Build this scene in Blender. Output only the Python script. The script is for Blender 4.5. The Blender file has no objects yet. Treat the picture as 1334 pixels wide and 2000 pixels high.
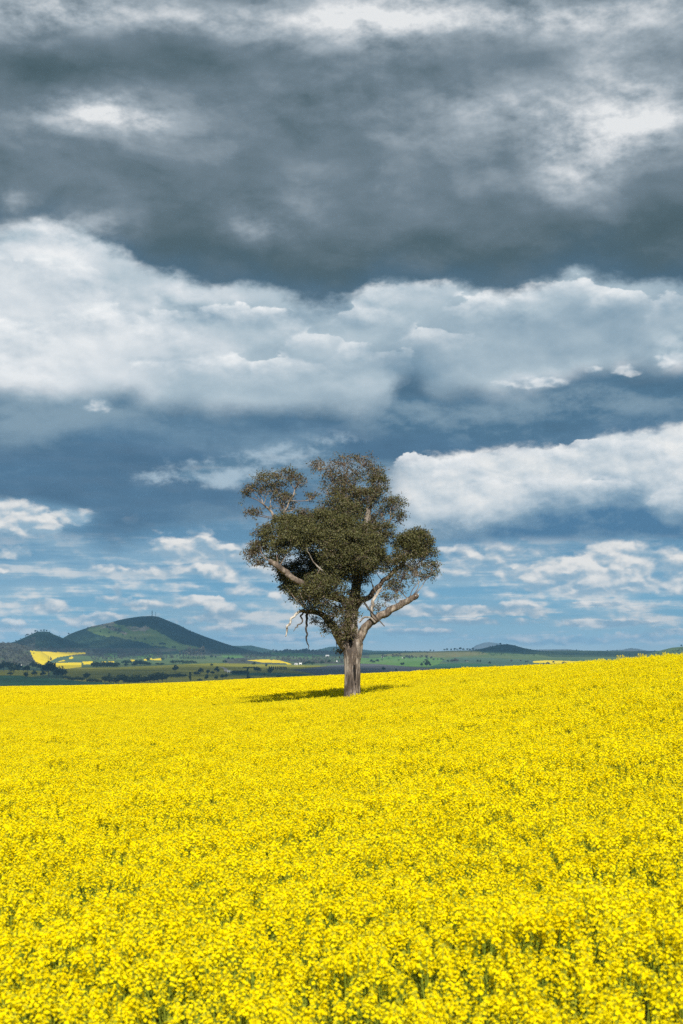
import bpy, math, random
import numpy as np

rng = np.random.default_rng(11)
random.seed(11)
scene = bpy.context.scene
COL = scene.collection
F = 2778.0            # focal length in photo pixels (50 mm lens on a 24x36 frame)
CX, HY = 667.0, 1275.0  # photo column straight ahead, photo row of the horizon
R = math.radians

# ------------------------------------------------------------------ camera
cam_d = bpy.data.cameras.new('camera')
cam = bpy.data.objects.new('camera', cam_d)
COL.objects.link(cam)
cam_d.sensor_fit = 'VERTICAL'
cam_d.sensor_height = 36.0
cam_d.sensor_width = 24.0
cam_d.lens = 50.0
cam_d.shift_y = (HY - 1000.0) / 2000.0
cam.location = (0, 0, 0)
cam.rotation_euler = (R(90), 0, 0)
cam_d.clip_start = 0.1
cam_d.clip_end = 90000
cam_d.dof.use_dof = True
cam_d.dof.focus_distance = 70
cam_d.dof.aperture_fstop = 4.0
scene.camera = cam

# ------------------------------------------------------------------ exposure
scene.view_settings.view_transform = 'Standard'
scene.view_settings.look = 'None'
scene.view_settings.exposure = 0.5
scene.view_settings.gamma = 1.0
scene.view_settings.use_curve_mapping = False

cy = scene.cycles
cy.max_bounces = 4; cy.diffuse_bounces = 2; cy.glossy_bounces = 1; cy.transmission_bounces = 2; cy.volume_bounces = 0; cy.transparent_max_bounces = 16
cy.caustics_reflective = False; cy.caustics_refractive = False
cy.use_adaptive_sampling = True; cy.adaptive_threshold = 0.01; cy.adaptive_min_samples = 40
cy.use_denoising = False; cy.denoiser = 'OPENIMAGEDENOISE'; cy.denoising_input_passes = 'RGB_ALBEDO_NORMAL'; cy.denoising_prefilter = 'ACCURATE'

# ------------------------------------------------------------------ sun
SUN_EL, SUN_AZ = 37.0, 175.5     # azimuth clockwise from the view direction (+Y): behind the camera, a little right
SUN_STRENGTH = 5.0
sd = bpy.data.lights.new('sun', 'SUN')
sd.energy = SUN_STRENGTH
sd.angle = R(0.53)
sd.color = (1.0, 0.95, 0.87)
sun = bpy.data.objects.new('sun', sd)
COL.objects.link(sun)
sx = math.sin(R(SUN_AZ)) * math.cos(R(SUN_EL))
sy = math.cos(R(SUN_AZ)) * math.cos(R(SUN_EL))
sz = math.sin(R(SUN_EL))
sun.rotation_euler = (R(90 - SUN_EL), 0, math.atan2(sx, -sy))
sun.location = (0, -20, 60)

def lin(r, g, b):
    out = []
    for c in (r, g, b):
        c = c / 255.0
        out.append(c / 12.92 if c <= 0.04045 else ((c + 0.055) / 1.055) ** 2.4)
    return tuple(out)

# ------------------------------------------------------------------ node expressions
class E:
    """a float socket with arithmetic that builds Math nodes"""
    nt = None
    def __init__(self, s): self.s = s
    @staticmethod
    def m(op, *a, clamp=False):
        n = E.nt.nodes.new('ShaderNodeMath'); n.operation = op; n.use_clamp = clamp
        for i, v in enumerate(a):
            if isinstance(v, E): E.nt.links.new(v.s, n.inputs[i])
            else: n.inputs[i].default_value = float(v)
        return E(n.outputs[0])
    def __add__(self, o): return E.m('ADD', self, o)
    __radd__ = __add__
    def __sub__(self, o): return E.m('SUBTRACT', self, o)
    def __rsub__(self, o): return E.m('SUBTRACT', o, self)
    def __mul__(self, o): return E.m('MULTIPLY', self, o)
    __rmul__ = __mul__
    def __truediv__(self, o): return E.m('DIVIDE', self, o)
    def __rtruediv__(self, o): return E.m('DIVIDE', o, self)
    def __pow__(self, o): return E.m('POWER', self, o)
def emax(a, b): return E.m('MAXIMUM', a, b)
def emin(a, b): return E.m('MINIMUM', a, b)
def smooth(x, lo, hi, a=0.0, b=1.0):
    n = E.nt.nodes.new('ShaderNodeMapRange'); n.interpolation_type = 'SMOOTHSTEP'
    for i, v in enumerate((x, lo, hi, a, b)):
        if isinstance(v, E): E.nt.links.new(v.s, n.inputs[i])
        else: n.inputs[i].default_value = float(v)
    return E(n.outputs[0])
def vec(x, y, z=0.0):
    n = E.nt.nodes.new('ShaderNodeCombineXYZ')
    for i, v in enumerate((x, y, z)):
        if isinstance(v, E): E.nt.links.new(v.s, n.inputs[i])
        else: n.inputs[i].default_value = float(v)
    return n.outputs[0]
def noise(v, scale=1.0, detail=6.0, rough=0.55, dist=0.0, lac=2.0):
    n = E.nt.nodes.new('ShaderNodeTexNoise'); n.noise_dimensions = '3D'
    E.nt.links.new(v, n.inputs['Vector'])
    n.inputs['Scale'].default_value = scale; n.inputs['Detail'].default_value = detail
    n.inputs['Roughness'].default_value = rough; n.inputs['Distortion'].default_value = dist
    n.inputs['Lacunarity'].default_value = lac
    return n
def fac(n): return E(n.outputs[0])
def col(c):
    n = E.nt.nodes.new('ShaderNodeRGB'); n.outputs[0].default_value = (*c, 1); return n.outputs[0]
def mixc(f, a, b, mode='MIX'):
    n = E.nt.nodes.new('ShaderNodeMix'); n.data_type = 'RGBA'; n.blend_type = mode
    if isinstance(f, E): E.nt.links.new(f.s, n.inputs[0])
    else: n.inputs[0].default_value = float(f)
    for s, v in ((n.inputs[6], a), (n.inputs[7], b)):
        if isinstance(v, tuple): s.default_value = (*v, 1)
        else: E.nt.links.new(v, s)
    return n.outputs[2]
def ramp(f, stops, interp='LINEAR'):
    n = E.nt.nodes.new('ShaderNodeValToRGB'); cr = n.color_ramp; cr.interpolation = interp
    while len(cr.elements) > 1: cr.elements.remove(cr.elements[-1])
    for i, (p, c) in enumerate(stops):
        e = cr.elements[0] if i == 0 else cr.elements.new(p)
        e.position = p; e.color = (*c, 1)
    E.nt.links.new(f.s, n.inputs[0])
    return n.outputs[0]
def curve(x, x0, x1, pts, y0, y1):
    """a 1-D curve through pts (x, y)"""
    n = E.nt.nodes.new('ShaderNodeFloatCurve')
    c = n.mapping.curves[0]
    q = [((px - x0) / (x1 - x0), (py - y0) / (y1 - y0)) for px, py in pts]
    while len(c.points) < len(q): c.points.new(0.5, 0.5)
    for p, (a, b) in zip(c.points, q): p.location = (a, b)
    n.mapping.update()
    E.nt.links.new(((x - x0) / (x1 - x0)).s, n.inputs['Value'])
    n.inputs['Factor'].default_value = 1
    return E(n.outputs[0]) * (y1 - y0) + y0

# ------------------------------------------------------------------ sky (world)
world = bpy.data.worlds.new('World')
scene.world = world
world.use_nodes = True
world.cycles.sampling_method = 'NONE'
def conv(px, py):
    az = math.atan((px - CX) / F)
    return CX + F * az, HY - (HY - py) * math.cos(az)

def build_sky():
    nt = world.node_tree
    nt.nodes.clear()
    E.nt = nt
    out = nt.nodes.new('ShaderNodeOutputWorld')
    bg = nt.nodes.new('ShaderNodeBackground')
    bg.inputs[1].default_value = 0.1
    nt.links.new(bg.outputs[0], out.inputs[0])
    tc = nt.nodes.new('ShaderNodeTexCoord')
    sep = nt.nodes.new('ShaderNodeSeparateXYZ')
    nt.links.new(tc.outputs['Generated'], sep.inputs[0])
    dx, dy, dz = (E(sep.outputs[i]) for i in range(3))
    hor = emax(E.m('SQRT', dx * dx + dy * dy), 0.35)
    X = E.m('ARCTAN2', dx, dy) * F + CX          # compass direction, in photo pixels
    Y = HY - dz / hor * F                        # height in the sky, in photo pixels
    H = HY - Y
    # clear air between the clouds: the Nishita sky, tinted to the photograph's saturated blue
    sky = nt.nodes.new('ShaderNodeTexSky'); sky.sky_type = 'NISHITA'; sky.sun_disc = False
    sky.sun_elevation = R(SUN_EL); sky.sun_rotation = R(SUN_AZ)
    sky.air_density = 1.0; sky.dust_density = 0.3; sky.ozone_density = 2.0
    S = 10.0 / 2 ** 0.5                                # cloud radiance is given for a background strength of 0.1
    def L(r, g, b): return tuple(c * S for c in lin(r, g, b))
    # distances warp with a few octaves so every outline frays like vapour
    P = vec(X * (1 / 260), Y * (1 / 200))
    w1 = noise(P, 1.0, 7, 0.58)
    ws = nt.nodes.new('ShaderNodeSeparateColor'); nt.links.new(w1.outputs['Color'], ws.inputs[0])
    wa, wb = E(ws.outputs[0]) - 0.5, E(ws.outputs[1]) - 0.5
    Xu, Yu = X + wa * 150, Y + wb * 110          # upper clouds
    P2 = vec(X * (1 / 80), Y * (1 / 48), 3.7)
    w2 = noise(P2, 1.0, 7, 0.6)
    ws2 = nt.nodes.new('ShaderNodeSeparateColor'); nt.links.new(w2.outputs['Color'], ws2.inputs[0])
    va, vb = E(ws2.outputs[0]) - 0.5, E(ws2.outputs[1]) - 0.5
    Xl, Yl = X + va * 60, Y + vb * 34            # lower, more distant clouds
    def lump_group(name, kind):
        """one lump of cloud as a node group: acc + amount*exp(-d2), or max(acc, 1-d2)"""
        g = bpy.data.node_groups.new(name, 'ShaderNodeTree')
        for nm in ('acc', 'x', 'y', 'cx', 'cy', 'ix', 'iy', 'am'):
            g.interface.new_socket(nm, in_out='INPUT', socket_type='NodeSocketFloat')
        g.interface.new_socket('v', in_out='OUTPUT', socket_type='NodeSocketFloat')
        gi = g.nodes.new('NodeGroupInput'); go = g.nodes.new('NodeGroupOutput')
        keep, E.nt = E.nt, g
        acc, x, y, cx, cy, ix, iy, am = (E(gi.outputs[i]) for i in range(8))
        a, b = (x - cx) * ix, (y - cy) * iy
        d = a * a + b * b
        v = acc + E.m('EXPONENT', d * -1.0) * am if kind == 'soft' else emax(acc, (1 - d) * am)
        g.links.new(v.s, go.inputs[0])
        E.nt = keep
        return g
    G_SOFT, G_PUFF = lump_group('soft_lump', 'soft'), lump_group('puff_lump', 'puff')
    def lumps(g, x, y, lst, start, k=1.0):
        acc = start
        for cx, cy, rx, ry, *am in lst:
            cx, cy = conv(cx, cy)
            n = nt.nodes.new('ShaderNodeGroup'); n.node_tree = g
            if isinstance(acc, E): nt.links.new(acc.s, n.inputs[0])
            else: n.inputs[0].default_value = acc
            nt.links.new(x.s, n.inputs[1]); nt.links.new(y.s, n.inputs[2])
            for i, v in ((3, cx), (4, cy), (5, 1 / (rx * k)), (6, 1 / (ry * k)), (7, am[0] if am else 1.0)):
                n.inputs[i].default_value = v
            acc = E(n.outputs[0])
        return acc
    def soft(x, y, lst): return lumps(G_SOFT, x, y, lst, 0.0)
    # relief: the same billows seen a little higher and to the sun's side
    def relief(sx, sy, z, dxs, dys, det=8, rough=0.55):
        a = fac(noise(vec(X * (1 / sx), Y * (1 / sy), z), 1, det, rough))
        b = fac(noise(vec((X + dxs) * (1 / sx), (Y + dys) * (1 / sy), z), 1, det, rough))
        return a, a - b
    nA, rA = relief(170, 120, 1.3, 16, -26, 5, 0.46)
    nB, rB = relief(62, 36, 5.1, 6, -9, 6, 0.5)
    nC, rC = relief(420, 230, 8.2, 20, -30, 6, 0.5)
    def heaps(sx, sy, z, dxs, dys, x=Xu, y=Yu):
        """rounded cauliflower heads: lit side minus shaded side"""
        def vor(ox, oy):
            n = nt.nodes.new('ShaderNodeTexVoronoi'); n.voronoi_dimensions = '3D'; n.feature = 'SMOOTH_F1'
            n.inputs['Scale'].default_value = 1; n.inputs['Detail'].default_value = 2.0
            n.inputs['Roughness'].default_value = 0.45; n.inputs['Smoothness'].default_value = 0.45
            nt.links.new(vec((x + ox) * (1 / sx), (y + oy) * (1 / sy), z), n.inputs['Vector'])
            return E(n.outputs['Distance'])
        return vor(dxs, dys) - vor(0, 0)
    vA = heaps(170, 120, 0.4, 14, -26)
    vB = heaps(58, 34, 0.9, 5, -8, Xl, Yl)
    fD, rD = relief(95, 60, 2.9, 7, -11, 8, 0.62)
    tC = noise(vec(X * (1 / 700), Y * (1 / 160), 4.4), 1, 7, 0.6)
    nS = fac(tC)                                 # long drifting bands
    msk = smooth(nC, 0.4, 0.62)                  # where the billows are crisp; elsewhere they melt into vapour

    # ---- S0 clear air and its veil by height
    veil = ramp(E.m('MULTIPLY', H, 1 / 640.0, clamp=True), [
        (0.0, L(205, 222, 226)), (0.04, L(168, 206, 222)), (0.11, L(108, 173, 207)), (0.25, L(84, 148, 188)),
        (0.36, L(78, 130, 166)), (0.55, L(74, 114, 142)), (1.0, L(84, 104, 116))])
    tint = mixc(1.0, sky.outputs[0], (0.95, 0.85, 0.8), 'MULTIPLY')
    c = mixc(0.93, tint, veil)
    mott = fac(noise(vec(X * (1 / 300), Y * (1 / 60), 6.6), 1, 6, 0.55))
    c = mixc(smooth(mott, 0.42, 0.7) * 0.55 * smooth(H, 330, 200), c, L(160, 188, 205))
    # ---- S1 streaky far cloud rows near the horizon
    st = fac(noise(vec(X * (1 / 330), Y * (1 / 24), 2.2), 1, 8, 0.6))
    win = smooth(H, 4, 26) * (1 - smooth(H, 90, 250) * 0.8)
    patch = fac(noise(vec(X * (1 / 240), Y * (1 / 90), 9.2), 1, 3, 0.5)) - 0.5
    stv = st + patch * 0.4 + rB * 0.3
    a1 = smooth(stv, 0.40, 0.60) * win
    c = mixc(a1 * 0.85, c, ramp(smooth(stv + rB * 0.8, 0.44, 0.74), [(0, L(168, 198, 214)), (0.5, L(210, 219, 223)), (1, L(240, 237, 232))]))
    # ---- S2 low cumulus puffs, rows of them (last number: how solid)
    puffs = [(1120, 1118, 125, 30, 1), (1215, 1095, 80, 36, 1), (1165, 1140, 150, 22, .9), (1310, 1100, 60, 36, .5), (1320, 1145, 40, 16, .7),
             (905, 1095, 70, 26, .4), (960, 1085, 90, 22, .4), (860, 1110, 25, 22, .4), (365, 1072, 70, 24, .9), (430, 1082, 75, 20, .55), (300, 1080, 36, 12, .5),
             (330, 1116, 190, 10, .5), (440, 1118, 60, 13, .8), (510, 1118, 40, 12, .6), (30, 1012, 62, 32, 1), (88, 1030, 28, 16, .8), (10, 1000, 34, 26, 1), (140, 1008, 40, 15, .8),
             (252, 1016, 15, 8, .6), (262, 1010, 12, 10, .6), (30, 1078, 34, 11, .6), (8, 1108, 26, 12, .7), (95, 1185, 36, 11, .7), (215, 1172, 30, 10, .5), (230, 1158, 9, 12, .7), (280, 1182, 60, 9, .7),
             (385, 1175, 45, 10, .8), (430, 1200, 44, 17, 1), (480, 1150, 40, 16, .5), (190, 1213, 62, 15, 1), (30, 1222, 60, 12, .5), (350, 1215, 50, 8, .5),
             (880, 1192, 190, 12, .7), (1010, 1188, 60, 11, .6), (1180, 1218, 95, 8, .9), (1090, 1252, 120, 9, .6), (830, 1237, 80, 8, .7), (900, 1215, 120, 6, .5),
             (1175, 1180, 60, 5, .7), (1255, 1186, 30, 5, .6), (1320, 1234, 50, 7, .6), (520, 1247, 130, 6, .6), (470, 1228, 60, 6, .6), (580, 1165, 50, 15, .35), (830, 1160, 50, 9, .4),
             (360, 1035, 45, 9, .35), (1270, 1150, 90, 14, .4), (1240, 1245, 60, 9, .5)]
    t = lumps(G_PUFF, Xl, Yl, puffs, -50.0, 1.25)
    tl = lumps(G_PUFF, Xl + 2, Yl + 7, puffs, -50.0, 1.25)
    lid = smooth(tl - t, -0.45, 0.6)             # faces turned up to the sun
    field = t + (nB - 0.5) * 1.5 + vB * 0.5 - 0.08
    a2 = smooth(field, -0.05, 0.5)
    sh = smooth(vB * 0.85 + rB * 1.1 + 0.20 + lid * 0.42 + smooth(field, 0.1, 1.2) * 0.2, 0.1, 0.85)
    c = mixc(a2 * 0.92, c, ramp(sh, [(0, L(150, 180, 200)), (0.35, L(190, 204, 213)), (0.7, L(224, 226, 226)), (1, L(246, 243, 238))]))
    Xm, Ym = X + wa * 80 + va * 34, Y + wb * 56 + vb * 26
    def heads(c, lst, light, k=1.15, soft_=0.5, cap=1.0, base_=0.32):
        """cumulus heads: crisp lit tops, bodies that melt into what lies under them"""
        t = lumps(G_PUFF, Xm, Ym, lst, -50.0, k)
        # the same field a little lower: where it rises steeply the edge faces up and catches the sun
        t2 = lumps(G_PUFF, Xm + 4, Ym + 16, lst, -50.0, k)
        fld = t + (fD - 0.5) * 1.5 + vA * 0.9 + vB * 0.3
        top = smooth(t2 - t, -0.35, 0.7)
        al = smooth(fld, 0.0, 0.17) * (0.08 + top * 0.92)
        lt = base_ + top * 0.52 + vA * 0.45 + vB * 0.25 + rD * 0.9 + (fD - 0.5) * 0.35
        return mixc(al * cap, c, ramp(E.m('MULTIPLY', lt, 1.0, clamp=True), light))
    white = [(0, L(118, 148, 168)), (0.3, L(160, 181, 195)), (0.6, L(203, 213, 220)), (0.85, L(232, 236, 238)), (1, L(246, 247, 247))]
    # ---- S3 dark blue deck behind the left and centre
    deck = soft(Xu, Yu, [(60, 900, 330, 95, 1.0), (330, 960, 260, 60, 0.9), (250, 1035, 160, 40, 0.55), (560, 985, 150, 70, 0.5), (700, 860, 600, 55, 1.1), (1200, 830, 300, 40, 0.9)])
    deck = deck + (nC - 0.5) * 0.8
    hole = soft(Xl, Yl, [(480, 915, 150, 24, 1.2), (420, 935, 120, 14, 1.0), (560, 890, 70, 22, 0.8), (640, 860, 60, 18, 0.7), (20, 1000, 90, 28, 0.9), (130, 1008, 60, 18, 0.9), (360, 1050, 120, 28, 0.7)])
    a3 = smooth(deck - hole * 0.7, 0.25, 0.85)
    c = mixc(a3 * 0.9, c, ramp(smooth(rC * 1.5 + (nS - 0.5) * 0.9 + (fD - 0.5) * 0.25 + 0.5 + soft(Xu, Yu, [(480, 880, 200, 35, 0.3), (1100, 790, 300, 40, 0.12)]), 0.15, 0.95), [(0, L(68, 99, 126)), (0.5, L(80, 115, 144)), (1, L(118, 148, 170))]))
    wisp = smooth(hole * 0.55 + (fD - 0.5) * 2.2 + (nS - 0.5) * 1.6 + rD * 1.5, 0.02, 0.95) * smooth(hole, 0.0, 0.45)
    c = mixc(wisp * 0.92 * smooth(Y, 1000, 940), c, L(172, 192, 206))
    # ---- S4 the bright bank on the right with a flat blue base
    top4 = curve(Xl, 700, 1400, [(700, 925), (790, 905), (830, 893), (900, 886), (1000, 876), (1110, 868), (1200, 850), (1334, 838), (1400, 830)], 780, 1000)
    left4 = smooth(Xu + rA * 60, 745, 830)
    bot4 = 1044 + (nA - 0.5) * 20
    a4 = smooth(Yl - top4 + (fD - 0.5) * 60, -9, 12) * (1 - smooth(Y, bot4, bot4 + 22)) * left4
    down = (Yu * 0.5 + Yl * 0.5 - top4) * (1 / 185.0)
    lit4 = 0.90 - smooth(down + soft(Xu, Yu, [(880, 970, 110, 45, -0.24), (960, 980, 60, 50, -0.16), (1130, 985, 130, 55, 0.16), (1310, 965, 60, 60, -0.3), (1250, 900, 70, 25, -0.1), (1020, 900, 120, 25, 0.1)]), 0.2, 1.05) * 0.9 + vA * (0.15 + msk * 0.35) + rA * 1.1 + vB * 0.14 + rD * 0.55 + (fD - 0.5) * 0.3
    c = mixc(a4, c, ramp(E.m('MULTIPLY', lit4, 1.0, clamp=True), [(0, L(80, 122, 156)), (0.3, L(126, 156, 178)), (0.55, L(176, 193, 205)), (0.8, L(214, 221, 225)), (1, L(240, 240, 238))]))
    bank = [(0, L(120, 150, 172)), (0.3, L(165, 185, 199)), (0.6, L(210, 218, 224)), (0.85, L(236, 238, 239)), (1, L(248, 248, 246))]
    c = heads(c, [(822, 925, 52, 34), (890, 945, 70, 40), (950, 970, 56, 36), (1010, 905, 70, 30), (1090, 915, 80, 34), (1150, 890, 60, 30), (1225, 905, 80, 40), (1300, 930, 60, 36), (1318, 975, 44, 40), (1080, 960, 60, 26), (1190, 960, 50, 24)], bank, cap=0.9)
    # ---- S5 blue-grey slab under the white band
    e5 = curve(Xu, -100, 1434, [(-100, 860), (60, 880), (200, 850), (420, 845), (560, 838), (700, 836), (850, 850), (960, 868), (1060, 862), (1180, 842), (1300, 836), (1434, 832)], 700, 1000)
    a5 = 1 - smooth(Yu + (nA - 0.5) * 50 + (nS - 0.5) * 90 + (fD - 0.5) * 40 - e5, -40, 34)
    c = mixc(a5 * 0.92, c, ramp(smooth(rC * 1.2 + (nC - 0.5) * 0.5 + (nS - 0.5) * 0.8 + (fD - 0.5) * 0.35 + rD * 0.5 + 0.5 + soft(Xu, Yu, [(30, 830, 110, 70, 0.3), (180, 800, 120, 30, 0.3), (1000, 800, 400, 30, 0.18), (690, 850, 60, 25, 0.4), (880, 810, 200, 25, 0.15), (1310, 790, 80, 40, 0.12)]), 0.2, 1.0), [(0, L(66, 98, 122)), (0.5, L(80, 115, 141)), (1, L(134, 158, 174))]))
    # ---- S6 the white band across the middle
    b6 = curve(Xu, -100, 1434, [(-100, 770), (0, 775), (100, 790), (200, 785), (330, 805), (450, 815), (600, 808), (740, 796), (800, 745), (860, 772), (980, 776), (1090, 756), (1200, 742), (1330, 738), (1434, 735)], 650, 900)
    a6 = 1 - smooth(Yl * 0.5 + Yu * 0.5 + (nA - 0.5) * 50 + (fD - 0.5) * 60 - b6, -40, 20)
    lum6 = soft(Xu, Yu, [(60, 640, 260, 120, 0.34), (-20, 520, 170, 55, 0.40), (120, 510, 70, 26, 0.14), (330, 690, 190, 70, 0.15), (60, 700, 130, 60, 0.12), (250, 560, 80, 26, -0.10),
                         (640, 690, 120, 36, 0.07), (390, 590, 120, 30, 0.06), (800, 600, 90, 40, 0.13), (1090, 590, 230, 34, 0.04), (1050, 745, 70, 18, 0.26), (1310, 700, 24, 20, 0.42), (1225, 720, 26, 12, 0.22),
                         (720, 770, 60, 22, 0.13), (470, 790, 100, 25, 0.10), (300, 770, 40, 18, 0.08), (520, 690, 40, 24, -0.16), (800, 710, 70, 50, -0.2), (1170, 640, 180, 50, -0.07), (930, 690, 140, 80, -0.02), (1270, 670, 110, 60, -0.06),
                         (190, 790, 24, 13, 0.28), (140, 810, 130, 26, -0.32), (20, 800, 120, 26, -0.26), (230, 775, 40, 25, -0.22), (1280, 760, 120, 30, -0.15)])
    lit6 = 0.53 + lum6 + vA * (0.15 + msk * 0.55) + rA * (0.5 + msk * 0.6) + vB * msk * 0.2 + rD * (0.1 + msk * 0.6) + (nC - 0.5) * 0.38 + (fD - 0.5) * (0.06 + msk * 0.22) + (nS - 0.5) * 0.12
    c6 = ramp(E.m('MULTIPLY', lit6, 1.0, clamp=True), [(0, L(84, 120, 146)), (0.3, L(128, 154, 172)), (0.55, L(176, 193, 203)), (0.8, L(214, 221, 226)), (1, L(238, 240, 241))])
    c = mixc(a6, c, c6)
    c = heads(c, [(70, 570, 130, 58), (-30, 540, 90, 50), (30, 680, 150, 52), (190, 650, 110, 46), (330, 670, 110, 52), (400, 745, 110, 50), (560, 745, 90, 44), (600, 690, 62, 34), (700, 720, 100, 46), (300, 730, 50, 24), (470, 640, 120, 40)], white)
    c = heads(c, [(790, 590, 90, 44), (720, 640, 90, 40), (1080, 595, 130, 40), (960, 620, 90, 34), (1200, 610, 90, 40), (1320, 620, 70, 50), (870, 680, 90, 40)], white, cap=0.85)
    t = lumps(G_PUFF, X + va * 46 + wa * 20, Y + vb * 30, [(190, 790, 26, 15), (1050, 748, 52, 15), (1000, 752, 40, 12), (1302, 706, 20, 16), (1308, 688, 8, 14), (1222, 722, 24, 11), (1160, 720, 18, 9)], -50.0, 1.3)
    fld = t + (fD - 0.5) * 2.6 + (nB - 0.5) * 1.8 + vB * 0.6 - 0.15
    c = mixc(smooth(fld, 0.0, 0.9) * 0.6, c, ramp(smooth(fld * 0.35 + vB * 0.6 + rB * 1.2 + 0.3, 0.1, 0.9), white))
    # ---- S7 the dark mass overhead
    e7 = curve(Xu, -150, 1484, [(-150, 470), (0, 490), (70, 470), (140, 478), (220, 500), (300, 545), (400, 566), (520, 572), (600, 596), (680, 592), (760, 556), (850, 566), (940, 580), (1030, 574), (1120, 548), (1200, 560), (1290, 572), (1484, 560)], 350, 650)
    ed = Yl * 0.35 + Yu * 0.65 - e7 + (nA - 0.5) * 70 + (fD - 0.5) * 84
    a7 = 1 - smooth(ed, -24, 15)
    lum7 = soft(Xu, Yu, [(90, 20, 330, 60, 0.40), (-40, 60, 120, 60, 0.1), (700, 60, 160, 70, 0.33), (1000, 30, 420, 50, 0.38), (1300, 40, 200, 50, 0.12), (420, 40, 120, 34, 0.1),
                         (215, 220, 105, 42, 0.50), (175, 200, 40, 22, 0.12), (60, 240, 160, 60, 0.12), (1230, 210, 160, 95, 0.40), (1300, 250, 90, 60, 0.08), (1150, 290, 120, 80, 0.26), (1130, 380, 80, 50, 0.25), (1000, 190, 130, 50, 0.12), (1180, 110, 60, 30, 0.1),
                         (60, 465, 90, 30, 0.52), (20, 390, 40, 26, 0.2), (200, 435, 60, 34, 0.2), (285, 460, 28, 22, 0.15), (500, 455, 65, 30, 0.26), (600, 400, 60, 60, 0.12), (640, 200, 300, 70, 0.10), (900, 240, 160, 60, 0.12),
                         (450, 110, 600, 34, -0.07), (80, 130, 190, 28, -0.14), (350, 85, 140, 26, -0.1), (1000, 480, 360, 55, -0.09), (600, 540, 200, 50, -0.05), (1270, 430, 120, 70, -0.08), (820, 460, 140, 60, -0.03), (330, 340, 200, 60, -0.02)])
    lit7 = 0.33 + lum7 * (0.95 + (fD - 0.5) * 2.4) + (nS - 0.5) * 0.08 + rD * (0.06 + lum7 * 0.8) + rC * 0.55 + (nC - 0.5) * 0.36 + rA * (0.14 + lum7 * 1.1) + vA * lum7 * 0.5 + vB * lum7 * 0.2
    rift = fac(noise(vec(Xu * (1 / 460), Yu * (1 / 260), 12.3), 1, 7, 0.56, 0.5))
    lit7 = lit7 + smooth(rift, 0.52, 0.68) * 0.12 - smooth(rift, 0.47, 0.36) * 0.07
    blu = smooth(ed, -110, 0)
    dk = mixc(blu, L(66, 88, 97), L(72, 104, 128))
    c7 = ramp(E.m('MULTIPLY', lit7, 1.0, clamp=True), [(0, L(60, 80, 86)), (0.22, L(80, 99, 107)), (0.4, L(112, 128, 139)), (0.62, L(158, 170, 179)), (0.85, L(206, 211, 215)), (1, L(230, 232, 233))])
    c7 = mixc(blu * 0.75 * (1 - smooth(lit7, 0.3, 0.6)), c7, dk)
    c = mixc(a7, c, c7)
    # below the horizon: the pale far air
    c = mixc(smooth(H, -4, 2), L(150, 182, 200), c)
    nt.links.new(c, bg.inputs[0])
build_sky()

# ================================================================== helpers
def tag(o, label=None, cat=None, group=None, kind=None):
    if label: o['label'] = label
    if cat: o['category'] = cat
    if group: o['group'] = group
    if kind: o['kind'] = kind
    return o
def empty(name, loc=(0, 0, 0), rz=0.0):
    o = bpy.data.objects.new(name, None); COL.objects.link(o)
    o.location = loc; o.rotation_euler = (0, 0, rz); o.empty_display_size = 0.2
    return o
def mesh(name, v, polys, mats=(), pm=None, smooth_=False, attrs=None):
    """v (n,3); polys: list of (m,k) index arrays"""
    me = bpy.data.meshes.new(name)
    v = np.asarray(v, dtype=np.float32).reshape(-1, 3)
    me.vertices.add(len(v)); me.vertices.foreach_set('co', v.ravel())
    polys = [np.asarray(p, dtype=np.int32) for p in polys if len(p)]
    if polys:
        li = np.concatenate([p.ravel() for p in polys])
        tot = np.concatenate([np.full(len(p), p.shape[1], np.int32) for p in polys])
        st = np.concatenate([[0], np.cumsum(tot)[:-1]]).astype(np.int32)
        me.loops.add(len(li)); me.loops.foreach_set('vertex_index', li)
        me.polygons.add(len(tot)); me.polygons.foreach_set('loop_start', st); me.polygons.foreach_set('loop_total', tot)
        if pm is not None: me.polygons.foreach_set('material_index', np.asarray(pm, np.int32))
        me.polygons.foreach_set('use_smooth', np.full(len(tot), smooth_, bool))
    for m in mats: me.materials.append(m)
    for nm, (ty, dom, data) in (attrs or {}).items():
        a = me.attributes.new(nm, ty, dom)
        key = {'FLOAT': 'value', 'INT': 'value', 'FLOAT_COLOR': 'color', 'FLOAT_VECTOR': 'vector'}[ty]
        a.data.foreach_set(key, np.asarray(data).ravel())
    me.update(calc_edges=True)
    return me
def obj(name, me, parent=None, loc=(0, 0, 0)):
    o = bpy.data.objects.new(name, me); COL.objects.link(o); o.location = loc
    if parent: o.parent = parent
    return o
class MB:
    """collects pieces of one mesh"""
    def __init__(self): self.v, self.q, self.t, self.n, self.qm, self.tm = [], [], [], 0, [], []
    def add(self, v, q=(), t=(), m=0):
        v = np.asarray(v, float).reshape(-1, 3)
        if len(q): self.q.append(np.asarray(q) + self.n); self.qm.append(np.full(len(q), m))
        if len(t): self.t.append(np.asarray(t) + self.n); self.tm.append(np.full(len(t), m))
        self.v.append(v); self.n += len(v)
    def mesh(self, name, mats, smooth_=False, attrs=None):
        q = np.concatenate(self.q) if self.q else np.zeros((0, 4), int)
        t = np.concatenate(self.t) if self.t else np.zeros((0, 3), int)
        pm = np.concatenate(self.qm + self.tm) if (self.qm or self.tm) else None
        return mesh(name, np.concatenate(self.v), [q, t], mats, pm, smooth_, attrs)

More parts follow.
